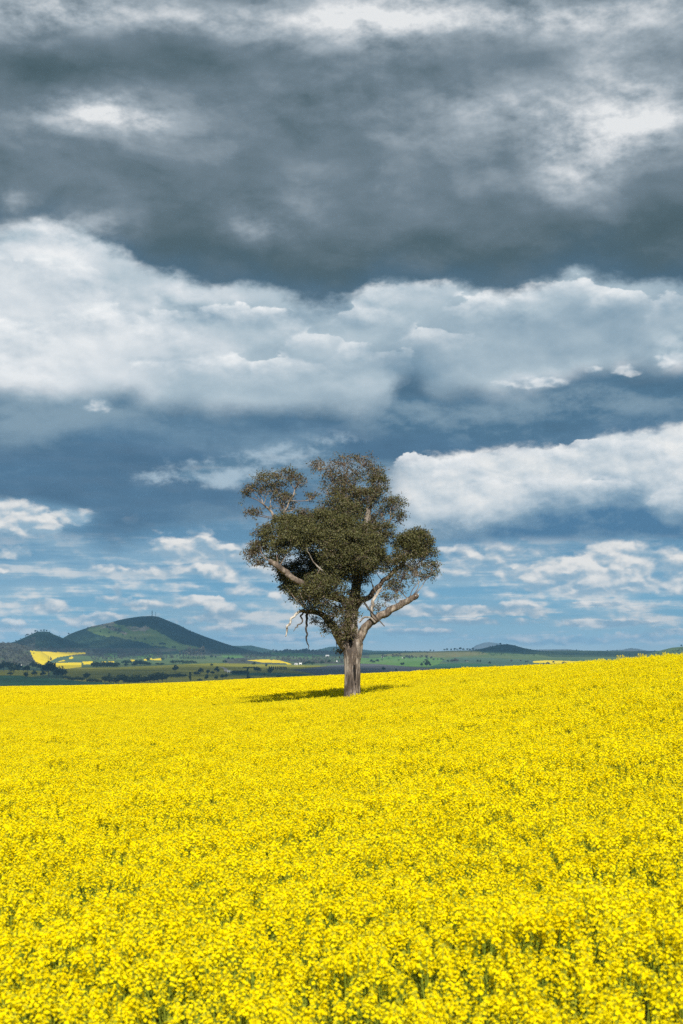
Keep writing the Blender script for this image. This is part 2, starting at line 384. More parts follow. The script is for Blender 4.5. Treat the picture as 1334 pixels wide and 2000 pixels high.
def hash2(ix, iy, s):
    h = (ix.astype(np.int64) * 374761393 + iy.astype(np.int64) * 668265263 + s * 1442695041) & 0xFFFFFFFF
    h = ((h ^ (h >> 13)) * 1274126177) & 0xFFFFFFFF
    return ((h ^ (h >> 16)) & 0xFFFF) / 65535.0
def vnoise(x, y, s=0):
    ix, iy = np.floor(x), np.floor(y); fx, fy = x - ix, y - iy
    fx, fy = fx * fx * (3 - 2 * fx), fy * fy * (3 - 2 * fy)
    a, b = hash2(ix, iy, s), hash2(ix + 1, iy, s); c_, d = hash2(ix, iy + 1, s), hash2(ix + 1, iy + 1, s)
    return (a + (b - a) * fx) * (1 - fy) + (c_ + (d - c_) * fx) * fy
def fbm(x, y, oct_=4, s=0):
    t, a, n = 0, 1.0, 0
    for k in range(oct_):
        t = t + a * vnoise(x, y, s + k); n += a; a *= 0.5; x, y = x * 2.03 + 7.1, y * 2.03 + 3.3
    return t / n

# ------------------------------------------------------------------ materials
def new_mat(name):
    m = bpy.data.materials.new(name); m.use_nodes = True
    nt = m.node_tree; nt.nodes.clear(); E.nt = nt
    o = nt.nodes.new('ShaderNodeOutputMaterial')
    return m, nt, o
def pbsdf(nt, o, c, rough=0.8, spec=0.2, bump=None, bstr=0.4, bdist=0.05):
    b = nt.nodes.new('ShaderNodeBsdfPrincipled')
    if isinstance(c, tuple): b.inputs['Base Color'].default_value = (*c, 1)
    else: nt.links.new(c, b.inputs['Base Color'])
    b.inputs['Roughness'].default_value = rough
    b.inputs['Specular IOR Level'].default_value = spec
    if bump is not None:
        bn = nt.nodes.new('ShaderNodeBump'); bn.inputs['Strength'].default_value = bstr; bn.inputs['Distance'].default_value = bdist
        nt.links.new(bump.s, bn.inputs['Height']); nt.links.new(bn.outputs[0], b.inputs['Normal'])
    nt.links.new(b.outputs[0], o.inputs[0])
    return b
def objco(nt): return nt.nodes.new('ShaderNodeTexCoord').outputs['Object']
def scaled(nt, v, sx, sy, sz):
    n = nt.nodes.new('ShaderNodeMapping'); n.inputs['Scale'].default_value = (sx, sy, sz); nt.links.new(v, n.inputs[0]); return n.outputs[0]
def mottle(name, stops, scales=((0.004, 0.002), (0.03, 0.012)), rough=0.95, streak=None):
    """field or pasture: two sizes of patchiness, optional drill rows"""
    m, nt, o = new_mat(name)
    co = objco(nt)
    f = fac(noise(scaled(nt, co, scales[0][0], scales[0][1], 0.004), 1, 4, 0.55)) * 0.6 + fac(noise(scaled(nt, co, scales[1][0], scales[1][1], 0.02), 1, 5, 0.6)) * 0.4
    if streak:
        f = f + (fac(noise(scaled(nt, co, *streak, 0.01), 1, 3, 0.6)) - 0.5) * 0.4
    pbsdf(nt, o, ramp(smooth(f, 0.33, 0.67), stops), rough, 0.05)
    return m
def leafy(name, c_lo, c_hi, transl=0.25, rough=0.55, attr='tint', spec=0.25):
    m, nt, o = new_mat(name)
    a = nt.nodes.new('ShaderNodeAttribute'); a.attribute_name = attr
    c = mixc(E(a.outputs['Fac']), c_lo, c_hi)
    b = nt.nodes.new('ShaderNodeBsdfPrincipled'); nt.links.new(c, b.inputs['Base Color'])
    b.inputs['Roughness'].default_value = rough; b.inputs['Specular IOR Level'].default_value = spec
    t = nt.nodes.new('ShaderNodeBsdfTranslucent'); nt.links.new(c, t.inputs[0])
    mx = nt.nodes.new('ShaderNodeMixShader'); mx.inputs[0].default_value = transl
    nt.links.new(b.outputs[0], mx.inputs[1]); nt.links.new(t.outputs[0], mx.inputs[2]); nt.links.new(mx.outputs[0], o.inputs[0])
    return m

# ================================================================== terrain
uV = np.array([-900, -667, -517, -327, -147, 23, 203, 373, 523, 563, 593, 633, 667, 760, 900.])
vV = np.array([70, 66, 64, 59, 50, 43, 33.5, 24.5, 19, 16, 12, 9, 8, 4, 0.])
uD = np.array([-900, -667, -187, 23, 148, 373, 520, 667, 900.])
iD = np.array([.0022, .0024, .0033, .00452, .00568, .0095, .0142, .0195, .0215])
H0 = 2.0
CROP = 1.2
def smax(a, b, k): return 0.5 * (a + b + np.sqrt((a - b) ** 2 + k * k))
def crop_u(x, y):
    yy = smax(np.asarray(y, float), 40.0, 10.0)
    return np.clip(F * np.asarray(x, float) / yy, -900, 900)
def crest(u): return 1 / np.interp(u, uD, iD)
def crop_top(x, y):
    """height of the flower tops on the near hill; the camera is at 0"""
    u = crop_u(x, y); yy = np.maximum(y, 0)
    D, V = crest(u), np.interp(u, uV, vV)
    z = -H0 + (2 * H0 / D - V / F) * yy - H0 / D ** 2 * yy * yy
    amp = np.clip((yy - 8) / 40, 0, 1)
    # the shallow hollow in which the tree stands
    z = z - 0.50 * np.exp(-((np.asarray(y) - 77.0) / 6.5) ** 2 - ((np.asarray(x) + 1.2) / 7.5) ** 2)
    return z + (fbm(np.asarray(x) * 0.09, np.asarray(y) * 0.05, 3, 5) - 0.5) * 0.22 * amp
VP_Y = np.array([0, 1500, 2000, 2600, 3300, 4200, 5200, 6200, 8000, 15000, 30000.])
VP_Z = np.array([-36, -36, -36, -35.6, -30.9, -21, -8.5, 0, 4, 8, 12.])
def sky_pts(*p): a = np.array(p, float); return a[:, 0] - CX, a[:, 1] - HY
HILLS = [  # distance, near half-width, far half-width, skyline (photo px), roughness
    (6000, 1500, 1500, sky_pts((70, 1275), (100, 1262), (120, 1248), (135, 1239), (150, 1233), (165, 1228), (180, 1223), (215, 1216), (235, 1210.5), (250, 1207.5), (275, 1204), (297, 1203), (310, 1205), (330, 1213), (350, 1221), (370, 1231.5), (400, 1243), (420, 1250), (440, 1257), (460, 1263), (500, 1273), (530, 1280)), 7),
    (5200, 900, 900, sky_pts((-120, 1262), (-60, 1268), (0, 1260), (30, 1253), (50, 1244), (60, 1239), (72, 1234), (85, 1233), (95, 1234), (105, 1239), (120, 1245), (140, 1252), (165, 1260), (200, 1270), (230, 1280)), 5),
    (4300, 900, 700, sky_pts((-500, 1220), (-250, 1236), (-60, 1250), (0, 1255), (30, 1257), (50, 1261), (80, 1272), (95, 1282)), 3),
    (8500, 900, 1500, sky_pts((400, 1272), (430, 1264), (445, 1261), (470, 1261.5), (490, 1260.5), (505, 1264), (520, 1267), (545, 1273), (560, 1280)), 3),
    (9500, 900, 1500, sky_pts((585, 1280), (600, 1272), (625, 1268), (640, 1264), (652, 1262.5), (670, 1264), (690, 1267), (705, 1268), (730, 1271), (790, 1271.5), (850, 1272), (900, 1276)), 3),
    (6400, 900, 900, sky_pts((500, 1280), (520, 1274), (540, 1271), (580, 1270), (640, 1271), (680, 1273), (720, 1280)), 2),
    (4800, 700, 900, sky_pts((680, 1283), (700, 1281), (730, 1278), (760, 1275.5), (800, 1274), (850, 1272.5), (880, 1271), (920, 1270.5), (960, 1271), (1010, 1273), (1050, 1277), (1080, 1283)), 2),
    (5600, 800, 900, sky_pts((880, 1279), (900, 1272), (925, 1270), (945, 1266), (960, 1262.5), (975, 1259.5), (990, 1258), (1003, 1260), (1020, 1265), (1040, 1269), (1070, 1273), (1110, 1279)), 4),
    (15000, 1500, 2500, sky_pts((905, 1276), (915, 1270), (930, 1260), (945, 1255), (957, 1254), (970, 1256), (990, 1259), (1020, 1268), (1050, 1276)), 10),
    (12000, 1500, 2500, sky_pts((980, 1276), (1010, 1269.5), (1060, 1268.5), (1110, 1268), (1130, 1270.5), (1180, 1271), (1215, 1269), (1232, 1265.5), (1245, 1267), (1265, 1271), (1334, 1271), (1420, 1268)), 6),
    (6600, 800, 900, sky_pts((1010, 1276), (1040, 1271.5), (1090, 1270.5), (1130, 1270.5), (1200, 1271.5), (1290, 1271.5), (1334, 1272), (1400, 1274)), 2),
    (4500, 700, 700, sky_pts((1255, 1280), (1280, 1273.5), (1300, 1268), (1312, 1265), (1334, 1263), (1400, 1254), (1600, 1240)), 3),
]
def valley(x, y):
    x = np.asarray(x, float); y = np.asarray(y, float)
    yy = np.maximum(y, 1.0); r = np.hypot(x, y)
    u = np.where(y > 0.3 * np.abs(x), F * x / yy, np.sign(x) * 9000)
    base = np.interp(np.where(y > 0, yy, r), VP_Y, VP_Z)
    z = base.copy()
    for Yk, wn, wf, (us, vs), rough in HILLS:
        h = np.interp(u, us, -vs * Yk / F, left=-1e3, right=-1e3) - np.interp(Yk, VP_Y, VP_Z)
        t = (y - Yk) / np.where(y < Yk, wn, wf)
        s = np.where(np.abs(t) < 1, 0.5 + 0.5 * np.cos(np.pi * np.clip(t, -1, 1)), 0)
        s = s ** 1.15
        n = (fbm(x / 260, y / 420, 4, 21 + rough) - 0.5) * rough * 3.2 * np.clip(h / 40, 0, 1) * np.clip((1 - s) * 3, 0, 1)
        z = np.maximum(z, np.where((h > 0) & (s > 0), base + np.maximum(h, 0) * s + n * np.minimum(s * 4, 1), -1e3))
    return z
def ground_z(x, y):
    return smax(crop_top(x, y) - CROP, valley(x, y), 1.5)

_ys = np.concatenate([np.linspace(1100, 4000, 420), np.geomspace(4010, 16000, 420)])
def at(px, py, y0=1100.0):
    """the spot on the valley floor or a hillside that the photograph shows at this pixel"""
    u = px - CX
    ys = _ys[_ys >= y0]
    v = -valley(u / F * ys, ys) / ys * F
    k = np.argmax(v <= py - HY) if (v <= py - HY).any() else int(np.argmin(v))
    return float(u / F * ys[k]), float(ys[k]), float(valley(np.array([u / F * ys[k]]), np.array([ys[k]]))[0])

def in_poly(px, py, poly):
    poly = np.asarray(poly, float); inside = np.zeros(px.shape, bool); n = len(poly); j = n - 1
    for i in range(n):
        xi, yi = poly[i]; xj, yj = poly[j]
        cnd = ((yi > py) != (yj > py)) & (px < (xj - xi) * (py - yi) / (yj - yi + 1e-12) + xi)
        inside ^= cnd; j = i
    return inside

# crop and land colours (dry base colours, but for the sunlit hill patch)
M_soil = mottle('crop_floor', [(0, (0.03, 0.04, 0.012)), (1, (0.05, 0.055, 0.02))], ((0.5, 0.5), (4, 4)))
M_past = mottle('pasture', [(0, (0.06, 0.10, 0.04)), (0.5, (0.09, 0.135, 0.05)), (1, (0.12, 0.15, 0.07))])
M_green = mottle('spring_grass', [(0, (0.075, 0.16, 0.035)), (0.5, (0.10, 0.20, 0.045)), (1, (0.13, 0.21, 0.065))])
M_wheat = mottle('young_wheat', [(0, (0.03, 0.09, 0.045)), (1, (0.045, 0.115, 0.05))], streak=(0.002, 0.05))
M_olive = mottle('opening_canola', [(0, (0.17, 0.17, 0.014)), (0.5, (0.22, 0.21, 0.018)), (1, (0.27, 0.25, 0.028))], streak=(0.0016, 0.03))
M_fall = mottle('ploughed_soil', [(0, (0.085, 0.088, 0.095)), (1, (0.12, 0.118, 0.122))], streak=(0.0016, 0.06))
M_yel = mottle('canola_bloom', [(0, (0.62, 0.46, 0.006)), (0.5, (0.72, 0.55, 0.008)), (1, (0.76, 0.60, 0.012))])
M_blue = mottle('blue_green_crop', [(0, (0.055, 0.10, 0.065)), (1, (0.085, 0.135, 0.085))])
M_tan = mottle('dry_ridge', [(0, (0.09, 0.11, 0.04)), (0.5, (0.14, 0.145, 0.055)), (1, (0.18, 0.165, 0.075))])
M_wood = mottle('wooded_slope', [(0, (0.012, 0.030, 0.022)), (0.5, (0.024, 0.048, 0.030)), (1, (0.05, 0.075, 0.036))], ((0.006, 0.003), (0.05, 0.02)))
M_hsunlit = mottle('sunlit_hill_grass', [(0, (0.10, 0.16, 0.045)), (0.5, (0.15, 0.22, 0.06)), (1, (0.21, 0.24, 0.09))], ((0.006, 0.003), (0.05, 0.02)))  # grass made lighter to carry the sunlight on the slope
M_rock = mottle('rocky_grass', [(0, (0.10, 0.14, 0.06)), (0.45, (0.22, 0.20, 0.14)), (1, (0.42, 0.36, 0.29))], ((0.02, 0.012), (0.09, 0.05)))
M_scrub = mottle('grey_scrub', [(0, (0.05, 0.055, 0.042)), (0.5, (0.075, 0.075, 0.06)), (1, (0.085, 0.11, 0.05))], ((0.01, 0.004), (0.06, 0.02)))
M_far = mottle('far_range', [(0, (0.08, 0.09, 0.08)), (1, (0.16, 0.15, 0.13))], ((0.002, 0.001), (0.008, 0.003)))
M_lane = mottle('gravel_lane', [(0, (0.30, 0.27, 0.22)), (1, (0.38, 0.34, 0.28))])

# (object name, material, pixel outline, nearest and farthest distance): later entries win
FIELDS = [
    ('wheat_field', M_wheat, [(-200, 1318), (0, 1319.5), (40, 1320), (62, 1323), (90, 1325), (128, 1328), (165, 1331), (210, 1333), (260, 1336), (260, 1380), (-200, 1380)], (0, 2400)),
    ('opening_canola_field', M_olive, [(118, 1307), (170, 1303.5), (230, 1303), (300, 1300.5), (352, 1297.5), (420, 1295), (470, 1296), (560, 1299), (640, 1300.5), (700, 1297), (700, 1345), (252, 1345), (250, 1335), (160, 1331), (125, 1326)], (0, 4300)),
    ('opening_canola_field', M_olive, [(-60, 1311), (20, 1308.5), (62, 1308.5), (100, 1311), (92, 1318), (60, 1322.5), (40, 1319.5), (-60, 1318.5)], (0, 4300)),
    ('pasture_field', M_blue, [(-60, 1302), (20, 1303.5), (60, 1305), (100, 1306), (100, 1311), (20, 1308.3), (-60, 1309)], (0, 4300)),
    ('canola_field', M_yel, [(59, 1271), (80, 1272.5), (120, 1274), (150, 1274.5), (168, 1274), (167, 1277), (148, 1278.5), (128, 1281.5), (112, 1284), (102, 1289.5), (96, 1292), (88, 1297), (80, 1300.5), (72, 1297), (66, 1288)], (0, 5200)),
    ('canola_field', M_yel, [(110, 1292.8), (125, 1288), (127, 1291), (112, 1293.4)], (0, 5200)),
    ('canola_field', M_yel, [(136, 1284), (141, 1282), (144, 1284), (141, 1287), (136, 1287)], (0, 5200)),
    ('canola_field', M_yel, [(97, 1295), (118, 1294.4), (158, 1294), (160, 1298), (158, 1303), (140, 1305), (127, 1306.5), (112, 1304)], (0, 5200)),
    ('canola_field', M_yel, [(161, 1292), (181, 1291.5), (180, 1297), (163, 1298)], (0, 5200)),
    ('canola_field', M_yel, [(199, 1292), (207, 1292), (205, 1295), (200, 1295)], (0, 5200)),
    ('canola_field', M_yel, [(211, 1291.5), (223, 1291.2), (221, 1296), (214, 1296.5)], (0, 5200)),
    ('canola_field', M_yel, [(254, 1288.3), (264, 1288.6), (262, 1291.5), (256, 1292.5)], (0, 5200)),
    ('canola_field', M_yel, [(280, 1287.5), (286.5, 1286.5), (286, 1290), (281, 1290.5)], (0, 5200)),
    ('canola_field', M_yel, [(293, 1286.5), (298, 1285), (298, 1287.5), (316, 1285), (316, 1290), (300, 1289.5), (293, 1288.5)], (0, 5200)),
    ('canola_field', M_yel, [(482, 1289.8), (495, 1288.8), (510, 1288), (527, 1288), (530, 1289.6), (533, 1288.4), (546, 1289.5), (556, 1292.5), (566, 1295.5), (569, 1297.5), (563, 1298), (558, 1295.5), (540, 1294.6), (512, 1294), (500, 1291.8)], (0, 5200)),
    ('canola_field', M_yel, [(1032, 1294.5), (1045, 1291), (1062, 1290), (1080, 1290), (1100, 1290.6), (1130, 1291.6), (1160, 1292.6), (1190, 1294.5), (1330, 1297), (1330, 1308), (1150, 1308), (1120, 1296.4), (1075, 1296), (1060, 1294.6)], (0, 4600)),
    ('ploughed_field', M_fall, [(568, 1308.5), (600, 1305), (640, 1300.5), (680, 1296.8), (710, 1296.2), (740, 1297.2), (780, 1300.6), (820, 1304), (860, 1307.5), (880, 1308.5), (880, 1345), (640, 1345), (615, 1318), (595, 1312.5)], (0, 4300)),
    ('wheat_field', M_wheat, [(500, 1314), (560, 1314.8), (600, 1316.5), (618, 1319.5), (600, 1321.5), (520, 1320), (455, 1318.5), (440, 1316)], (0, 3400)),
    ('green_field', M_green, [(700, 1290), (720, 1293), (745, 1293), (790, 1290), (860, 1292), (858, 1297), (840, 1303), (800, 1302), (740, 1296.6), (700, 1295.8)], (0, 4400)),
    ('green_field', M_green, [(690, 1284), (730, 1286), (760, 1282), (830, 1283), (870, 1286), (862, 1293), (790, 1292), (745, 1294), (700, 1291)], (0, 4700)),
    ('dry_ridge_field', M_tan, [(740, 1279.5), (780, 1275), (850, 1272), (900, 1270), (935, 1272), (955, 1277.5), (935, 1280), (880, 1284), (830, 1283.5), (770, 1282)], (0, 5000)),
    ('wheat_field', M_wheat, [(836, 1303), (858, 1296.5), (890, 1295.5), (930, 1296.4), (965, 1298.5), (990, 1301), (990, 1315), (880, 1315), (860, 1307.4)], (0, 4300)),
    ('pasture_field', M_blue, [(860, 1292), (890, 1284.5), (930, 1284), (980, 1286), (1040, 1289), (1040, 1294), (1060, 1296), (1060, 1303), (990, 1302), (960, 1297.5), (920, 1295.5), (880, 1295)], (0, 4700)),
    ('green_field', M_green, [(530, 1274.5), (580, 1275), (612, 1278), (630, 1281), (600, 1284), (560, 1282), (528, 1279)], (0, 6400)),
    ('green_field', M_green, [(432, 1279), (470, 1279), (476, 1284), (455, 1286), (436, 1284)], (0, 6400)),
    ('green_field', M_green, [(203, 1276), (228, 1275.5), (232, 1284), (205, 1287)], (0, 6000)),
    ('green_field', M_green, [(262, 1283), (285, 1279), (305, 1276), (303, 1282), (276, 1287)], (0, 6000)),
    ('pasture_field', M_blue, [(97, 1294.5), (97, 1291.5), (104, 1289), (112, 1284.6), (128, 1281.8), (134, 1285), (127, 1288), (112, 1292.5), (125, 1293.4), (135, 1290), (145, 1287.5), (158, 1290), (160, 1293.6)], (0, 5000)),
]
HILLSIDE = [  # hill cover: grass patches painted where the sun strikes the slope, and rock
    (M_hsunlit, [(172, 1226), (215, 1217), (232, 1222), (252, 1226), (290, 1226), (310, 1234), (330, 1243), (345, 1254), (365, 1262), (350, 1268), (325, 1268), (300, 1262), (275, 1256), (250, 1250), (220, 1243), (190, 1240), (178, 1234)], (4900, 6300)),
    (M_rock, [(180, 1224), (215, 1215.8), (228, 1216), (232, 1228), (252, 1238), (250, 1242), (235, 1236), (215, 1230), (190, 1230)], (5300, 6300)),
    (M_rock, [(252, 1229), (270, 1225.5), (295, 1226), (300, 1231), (290, 1237), (270, 1233), (256, 1231.5)], (5000, 6300)),
    (M_hsunlit, [(330, 1258), (352, 1257), (380, 1263), (400, 1268), (370, 1271), (345, 1269)], (4900, 6300)),
]

def build_ground():
    # compass columns: 2 photo pixels apart inside the view, coarser elsewhere
    inner = np.arctan(np.arange(-724, 725, 2) / F)
    lo = np.linspace(-math.pi, inner[0], 60)[:-1]; hi = np.linspace(inner[-1], math.pi, 60)[1:]
    az = np.concatenate([lo, inner, hi])
    r = np.concatenate([[0.4, 1.5, 3, 5], np.linspace(7, 40, 22), np.geomspace(42, 460, 70), np.geomspace(480, 1350, 18)])
    # far rows by equal steps down the picture
    ys = np.geomspace(1400, 4200, 110); r = np.concatenate([r, ys, np.linspace(4225, 7600, 150), np.geomspace(7700, 17000, 50)])
    A, Rr = np.meshgrid(az, r)
    x, y = Rr * np.sin(A), Rr * np.cos(A)
    z = ground_z(x, y)
    nr, nc = x.shape
    V = np.stack([x, y, z], -1).reshape(-1, 3)
    i = np.arange(nr - 1)[:, None] * nc + np.arange(nc - 1)[None]
    Q = np.stack([i, i + 1, i + nc + 1, i + nc], -1).reshape(-1, 4)
    c = V[Q].mean(1)
    px = CX + F * c[:, 0] / np.maximum(c[:, 1], 1); py = HY - F * c[:, 2] / np.maximum(c[:, 1], 1)
    front = c[:, 1] > 1200
    hill = crop_top(c[:, 0], c[:, 1]) - CROP > valley(c[:, 0], c[:, 1])
    owner = np.zeros(len(Q), int)                # 0 = the open ground
    mat = np.full(len(Q), 1)                     # pasture
    mats = [M_soil, M_past, M_wood, M_far, M_scrub, M_hsunlit, M_rock]
    mat[hill] = 0
    fr = front & ~hill
    # cover of the hills, by how high they stand above the plain and how far off they are
    base = np.interp(c[:, 1], VP_Y, VP_Z)
    up = c[:, 2] - base
    n = fbm(c[:, 0] / 140, c[:, 1] / 300, 4, 77)
    n2 = fbm(c[:, 0] / 25, c[:, 1] / 60, 3, 78)
    mat[fr & (c[:, 1] > 4600) & (up > 6 + 10 * n)] = 2
    mat[fr & (c[:, 1] > 7300)] = 2
    mat[fr & (c[:, 1] > 10500) & (up > 4)] = 3
    mat[fr & (px < 70) & (c[:, 1] < 5000) & (py < 1300)] = 4
    mat[fr & (py > 1266) & (py < 1281) & (px > 60) & (px < 480) & (n > 0.40) & (c[:, 1] < 5600)] = 4
    mat[fr & (py > 1270) & (py < 1296) & (px > 440) & (px < 720) & (n > 0.46) & (c[:, 1] < 6400)] = 4
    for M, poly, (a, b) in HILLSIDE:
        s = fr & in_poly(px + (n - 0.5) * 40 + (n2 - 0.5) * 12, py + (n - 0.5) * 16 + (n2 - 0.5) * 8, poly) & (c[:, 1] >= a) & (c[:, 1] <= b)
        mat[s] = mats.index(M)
    for k, (nm, M, poly, (a, b)) in enumerate(FIELDS):
        s = fr & in_poly(px, py, poly) & (c[:, 1] >= a) & (c[:, 1] <= b)
        owner[s] = k + 1
    for k in range(len(FIELDS) + 1):
        s = owner == k
        if not s.any(): continue
        q = Q[s]; used, inv = np.unique(q.ravel(), return_inverse=True)
        if k == 0:
            o = obj('ground', mesh('ground', V[used], [inv.reshape(-1, 4)], mats, mat[s], True))
            tag(o, 'rolling ground of the hill, the valley and the wooded hills', None, None, 'structure')
        else:
            nm, M = FIELDS[k - 1][:2]
            o = obj(nm, mesh(nm, V[used], [inv.reshape(-1, 4)], [M], None, True))
            tag(o, None, None, None, 'structure')
build_ground()

# ================================================================== the canola crop
TREE_Y = 72.0
TREE_X = (688 - CX) / F * TREE_Y
def petal_mat():
    m, nt, o = new_mat('canola_petal')
    info = nt.nodes.new('ShaderNodeObjectInfo')
    c = mixc(E(info.outputs['Random']), (0.85, 0.67, 0.002), (0.92, 0.775, 0.005))
    d = nt.nodes.new('ShaderNodeBsdfDiffuse'); nt.links.new(c, d.inputs[0])
    t = nt.nodes.new('ShaderNodeBsdfTranslucent'); nt.links.new(c, t.inputs[0])
    mx = nt.nodes.new('ShaderNodeMixShader'); mx.inputs[0].default_value = 0.35
    nt.links.new(d.outputs[0], mx.inputs[1]); nt.links.new(t.outputs[0], mx.inputs[2]); nt.links.new(mx.outputs[0], o.inputs[0])
    return m
def stem_mat(name, a, b):
    m, nt, o = new_mat(name)
    info = nt.nodes.new('ShaderNodeObjectInfo')
    c = mixc(E(info.outputs['Random']), a, b)
    d = nt.nodes.new('ShaderNodeBsdfDiffuse'); nt.links.new(c, d.inputs[0])
    t = nt.nodes.new('ShaderNodeBsdfTranslucent'); nt.links.new(c, t.inputs[0])
    mx = nt.nodes.new('ShaderNodeMixShader'); mx.inputs[0].default_value = 0.3
    nt.links.new(d.outputs[0], mx.inputs[1]); nt.links.new(t.outputs[0], mx.inputs[2]); nt.links.new(mx.outputs[0], o.inputs[0])
    return m
M_petal = petal_mat()
M_stem = stem_mat('canola_stem', (0.20, 0.27, 0.025), (0.30, 0.34, 0.035))
M_bud = stem_mat('canola_bud', (0.36, 0.40, 0.03), (0.50, 0.48, 0.04))

def frame(n):
    n = n / np.linalg.norm(n); a = np.array([0, 0, 1.0]) if abs(n[2]) < 0.9 else np.array([1.0, 0, 0])
    s = np.cross(a, n); s /= np.linalg.norm(s); return n, s, np.cross(n, s)
def strip(mb, a, b, w, m):
    a, b = np.array(a, float), np.array(b, float)
    for ang in (0, 1.57):
        s = np.array([math.cos(ang), math.sin(ang), 0]) * w / 2
        mb.add([a - s, a + s, b + s * 0.6, b - s * 0.6], [(0, 1, 2, 3)], m=m)
def flower(mb, p, n, size):
    n, s, t = frame(n)
    r0 = rng.random() * 6.28
    for k in range(4):
        ang = r0 + k * 1.5708
        d = math.cos(ang) * s + math.sin(ang) * t; e = -math.sin(ang) * s + math.cos(ang) * t
        L, W = size * 0.55, size * 0.27
        mb.add([p, p + d * L * 0.7 + e * W + n * L * 0.18, p + d * L + n * L * 0.12, p + d * L * 0.7 - e * W + n * L * 0.18], [(0, 1, 2, 3)], m=0)
def raceme(mb, top, lean, nf, size, rad, lng):
    ax = np.array([lean[0], lean[1], 1.0]); ax /= np.linalg.norm(ax)
    for k in range(nf):
        t = (k + 0.3) / nf; ang = k * 2.39996 + rng.random() * 0.5
        r = rad * (0.35 + 0.65 * math.sqrt(min(1, t * 1.5))) * rng.uniform(0.75, 1.15)
        d = np.array([math.cos(ang), math.sin(ang), 0])
        p = np.array(top) - ax * (lng * t ** 1.3) + d * r + np.array([0, 0, rng.normal(0, 0.006)])
        flower(mb, p, d * (0.35 + 0.5 * t) + np.array([0, 0, 0.75]) + rng.normal(0, 0.25, 3), size * rng.uniform(0.85, 1.15))
def make_plant(i):
    mb = MB()
    nr = 5 + i % 4
    for j in range(nr):
        ang = j * 2.4 + rng.random(); rr = 0 if j == 0 else rng.uniform(0.07, 0.2)
        h = CROP - (0 if j == 0 else abs(rng.normal(0.06, 0.07)))
        top = np.array([math.cos(ang) * rr, math.sin(ang) * rr, h])
        root = np.array([0, 0, rng.uniform(0.35, 0.7) if j else 0.0])
        knee = root * 0.45 + top * 0.55 + np.array([math.cos(ang), math.sin(ang), 0]) * rr * 0.15
        strip(mb, root, knee, 0.011 if j == 0 else 0.008, 1); strip(mb, knee, top - [0, 0, 0.01], 0.006, 1)
        raceme(mb, top, rng.normal(0, 0.12, 2), int(rng.integers(14, 26)), 0.024, rng.uniform(0.022, 0.042), rng.uniform(0.06, 0.13))
        for k in range(6):                        # closed buds at the tip
            p = top + np.array([rng.normal(0, 0.007), rng.normal(0, 0.007), rng.uniform(0.0, 0.018)])
            mb.add([p + [0.004, 0, 0], p + [0, 0.004, 0], p + [-0.004, 0, 0], p + [0, 0, 0.011]], t=[(0, 1, 3), (1, 2, 3), (2, 0, 3)], m=2)
        for k in range(7):                        # young pods under the bloom
            a2 = k * 2.4 + rng.random(); z = h - rng.uniform(0.09, 0.26)
            p = np.array([top[0] * 0.9, top[1] * 0.9, z]); d = np.array([math.cos(a2) * 0.7, math.sin(a2) * 0.7, 0.6]) * rng.uniform(0.03, 0.05)
            w = np.array([-math.sin(a2), math.cos(a2), 0]) * 0.002
            mb.add([p - w, p + w, p + d + w, p + d - w], [(0, 1, 2, 3)], m=1)
    for k in range(9):                            # leaves lower down
        a2 = k * 2.4 + rng.random(); z = rng.uniform(0.3, 0.95); ln = rng.uniform(0.07, 0.17) * (1.25 - z)  * 1.4
        d = np.array([math.cos(a2), math.sin(a2), rng.uniform(-0.2, 0.7)]); w = np.array([-math.sin(a2), math.cos(a2), 0]) * ln * 0.2
        p = np.array([math.cos(a2) * 0.04, math.sin(a2) * 0.04, z])
        mb.add([p, p + d * ln * 0.5 + w, p + d * ln + [0, 0, -0.02], p + d * ln * 0.5 - w], [(0, 1, 2, 3)], m=1)
    return mb.mesh('canola_plant', [M_petal, M_stem, M_bud])
def make_patch(i):
    mb = MB()
    for j in range(72):
        top = np.array([rng.uniform(-0.62, 0.62), rng.uniform(-0.62, 0.62), CROP - abs(rng.normal(0.06, 0.06))])
        strip(mb, top * [0.9, 0.9, 0.2], top, 0.016, 1)
        for k in range(9):
            ang = k * 2.4 + rng.random(); d = np.array([math.cos(ang), math.sin(ang), 0])
            p = top + d * rng.uniform(0.0, 0.045) - [0, 0, rng.uniform(0, 0.09)]
            n, s, t = frame(d * 0.5 + np.array([0, 0, 0.7]) + rng.normal(0, 0.25, 3)); z = 0.02
            mb.add([p - s * z - t * z, p + s * z - t * z, p + s * z + t * z, p - s * z + t * z], [(0, 1, 2, 3)], m=0)
        for k in range(3):
            a2 = rng.random() * 6.28; p = top - [0, 0, rng.uniform(0.12, 0.5)]; w = np.array([math.cos(a2), math.sin(a2), rng.uniform(-.3, .5)]) * 0.07
            mb.add([p - w * 0.3, p + w * 0.5 + [0.02, 0, 0], p + w, p + w * 0.5 - [0.02, 0, 0]], [(0, 1, 2, 3)], m=1)
    return mb.mesh('canola_patch', [M_petal, M_stem, M_bud])

CLEAR_U = None
def clearing(x, y):
    """1 in the poor strip of crop round the tree, 0 in the open field"""
    dx, dy = x - (TREE_X - 1.2), y - (TREE_Y + 7.2)
    a = -0.10
    ex, ey = dx * math.cos(a) - dy * math.sin(a), dx * math.sin(a) + dy * math.cos(a)
    d = np.hypot(ex / 5.3, ey / 8.6) + (fbm(x * 0.9, y * 0.9, 3, 8) - 0.5) * 0.5
    return np.clip((1.05 - d) / 0.25, 0, 1)

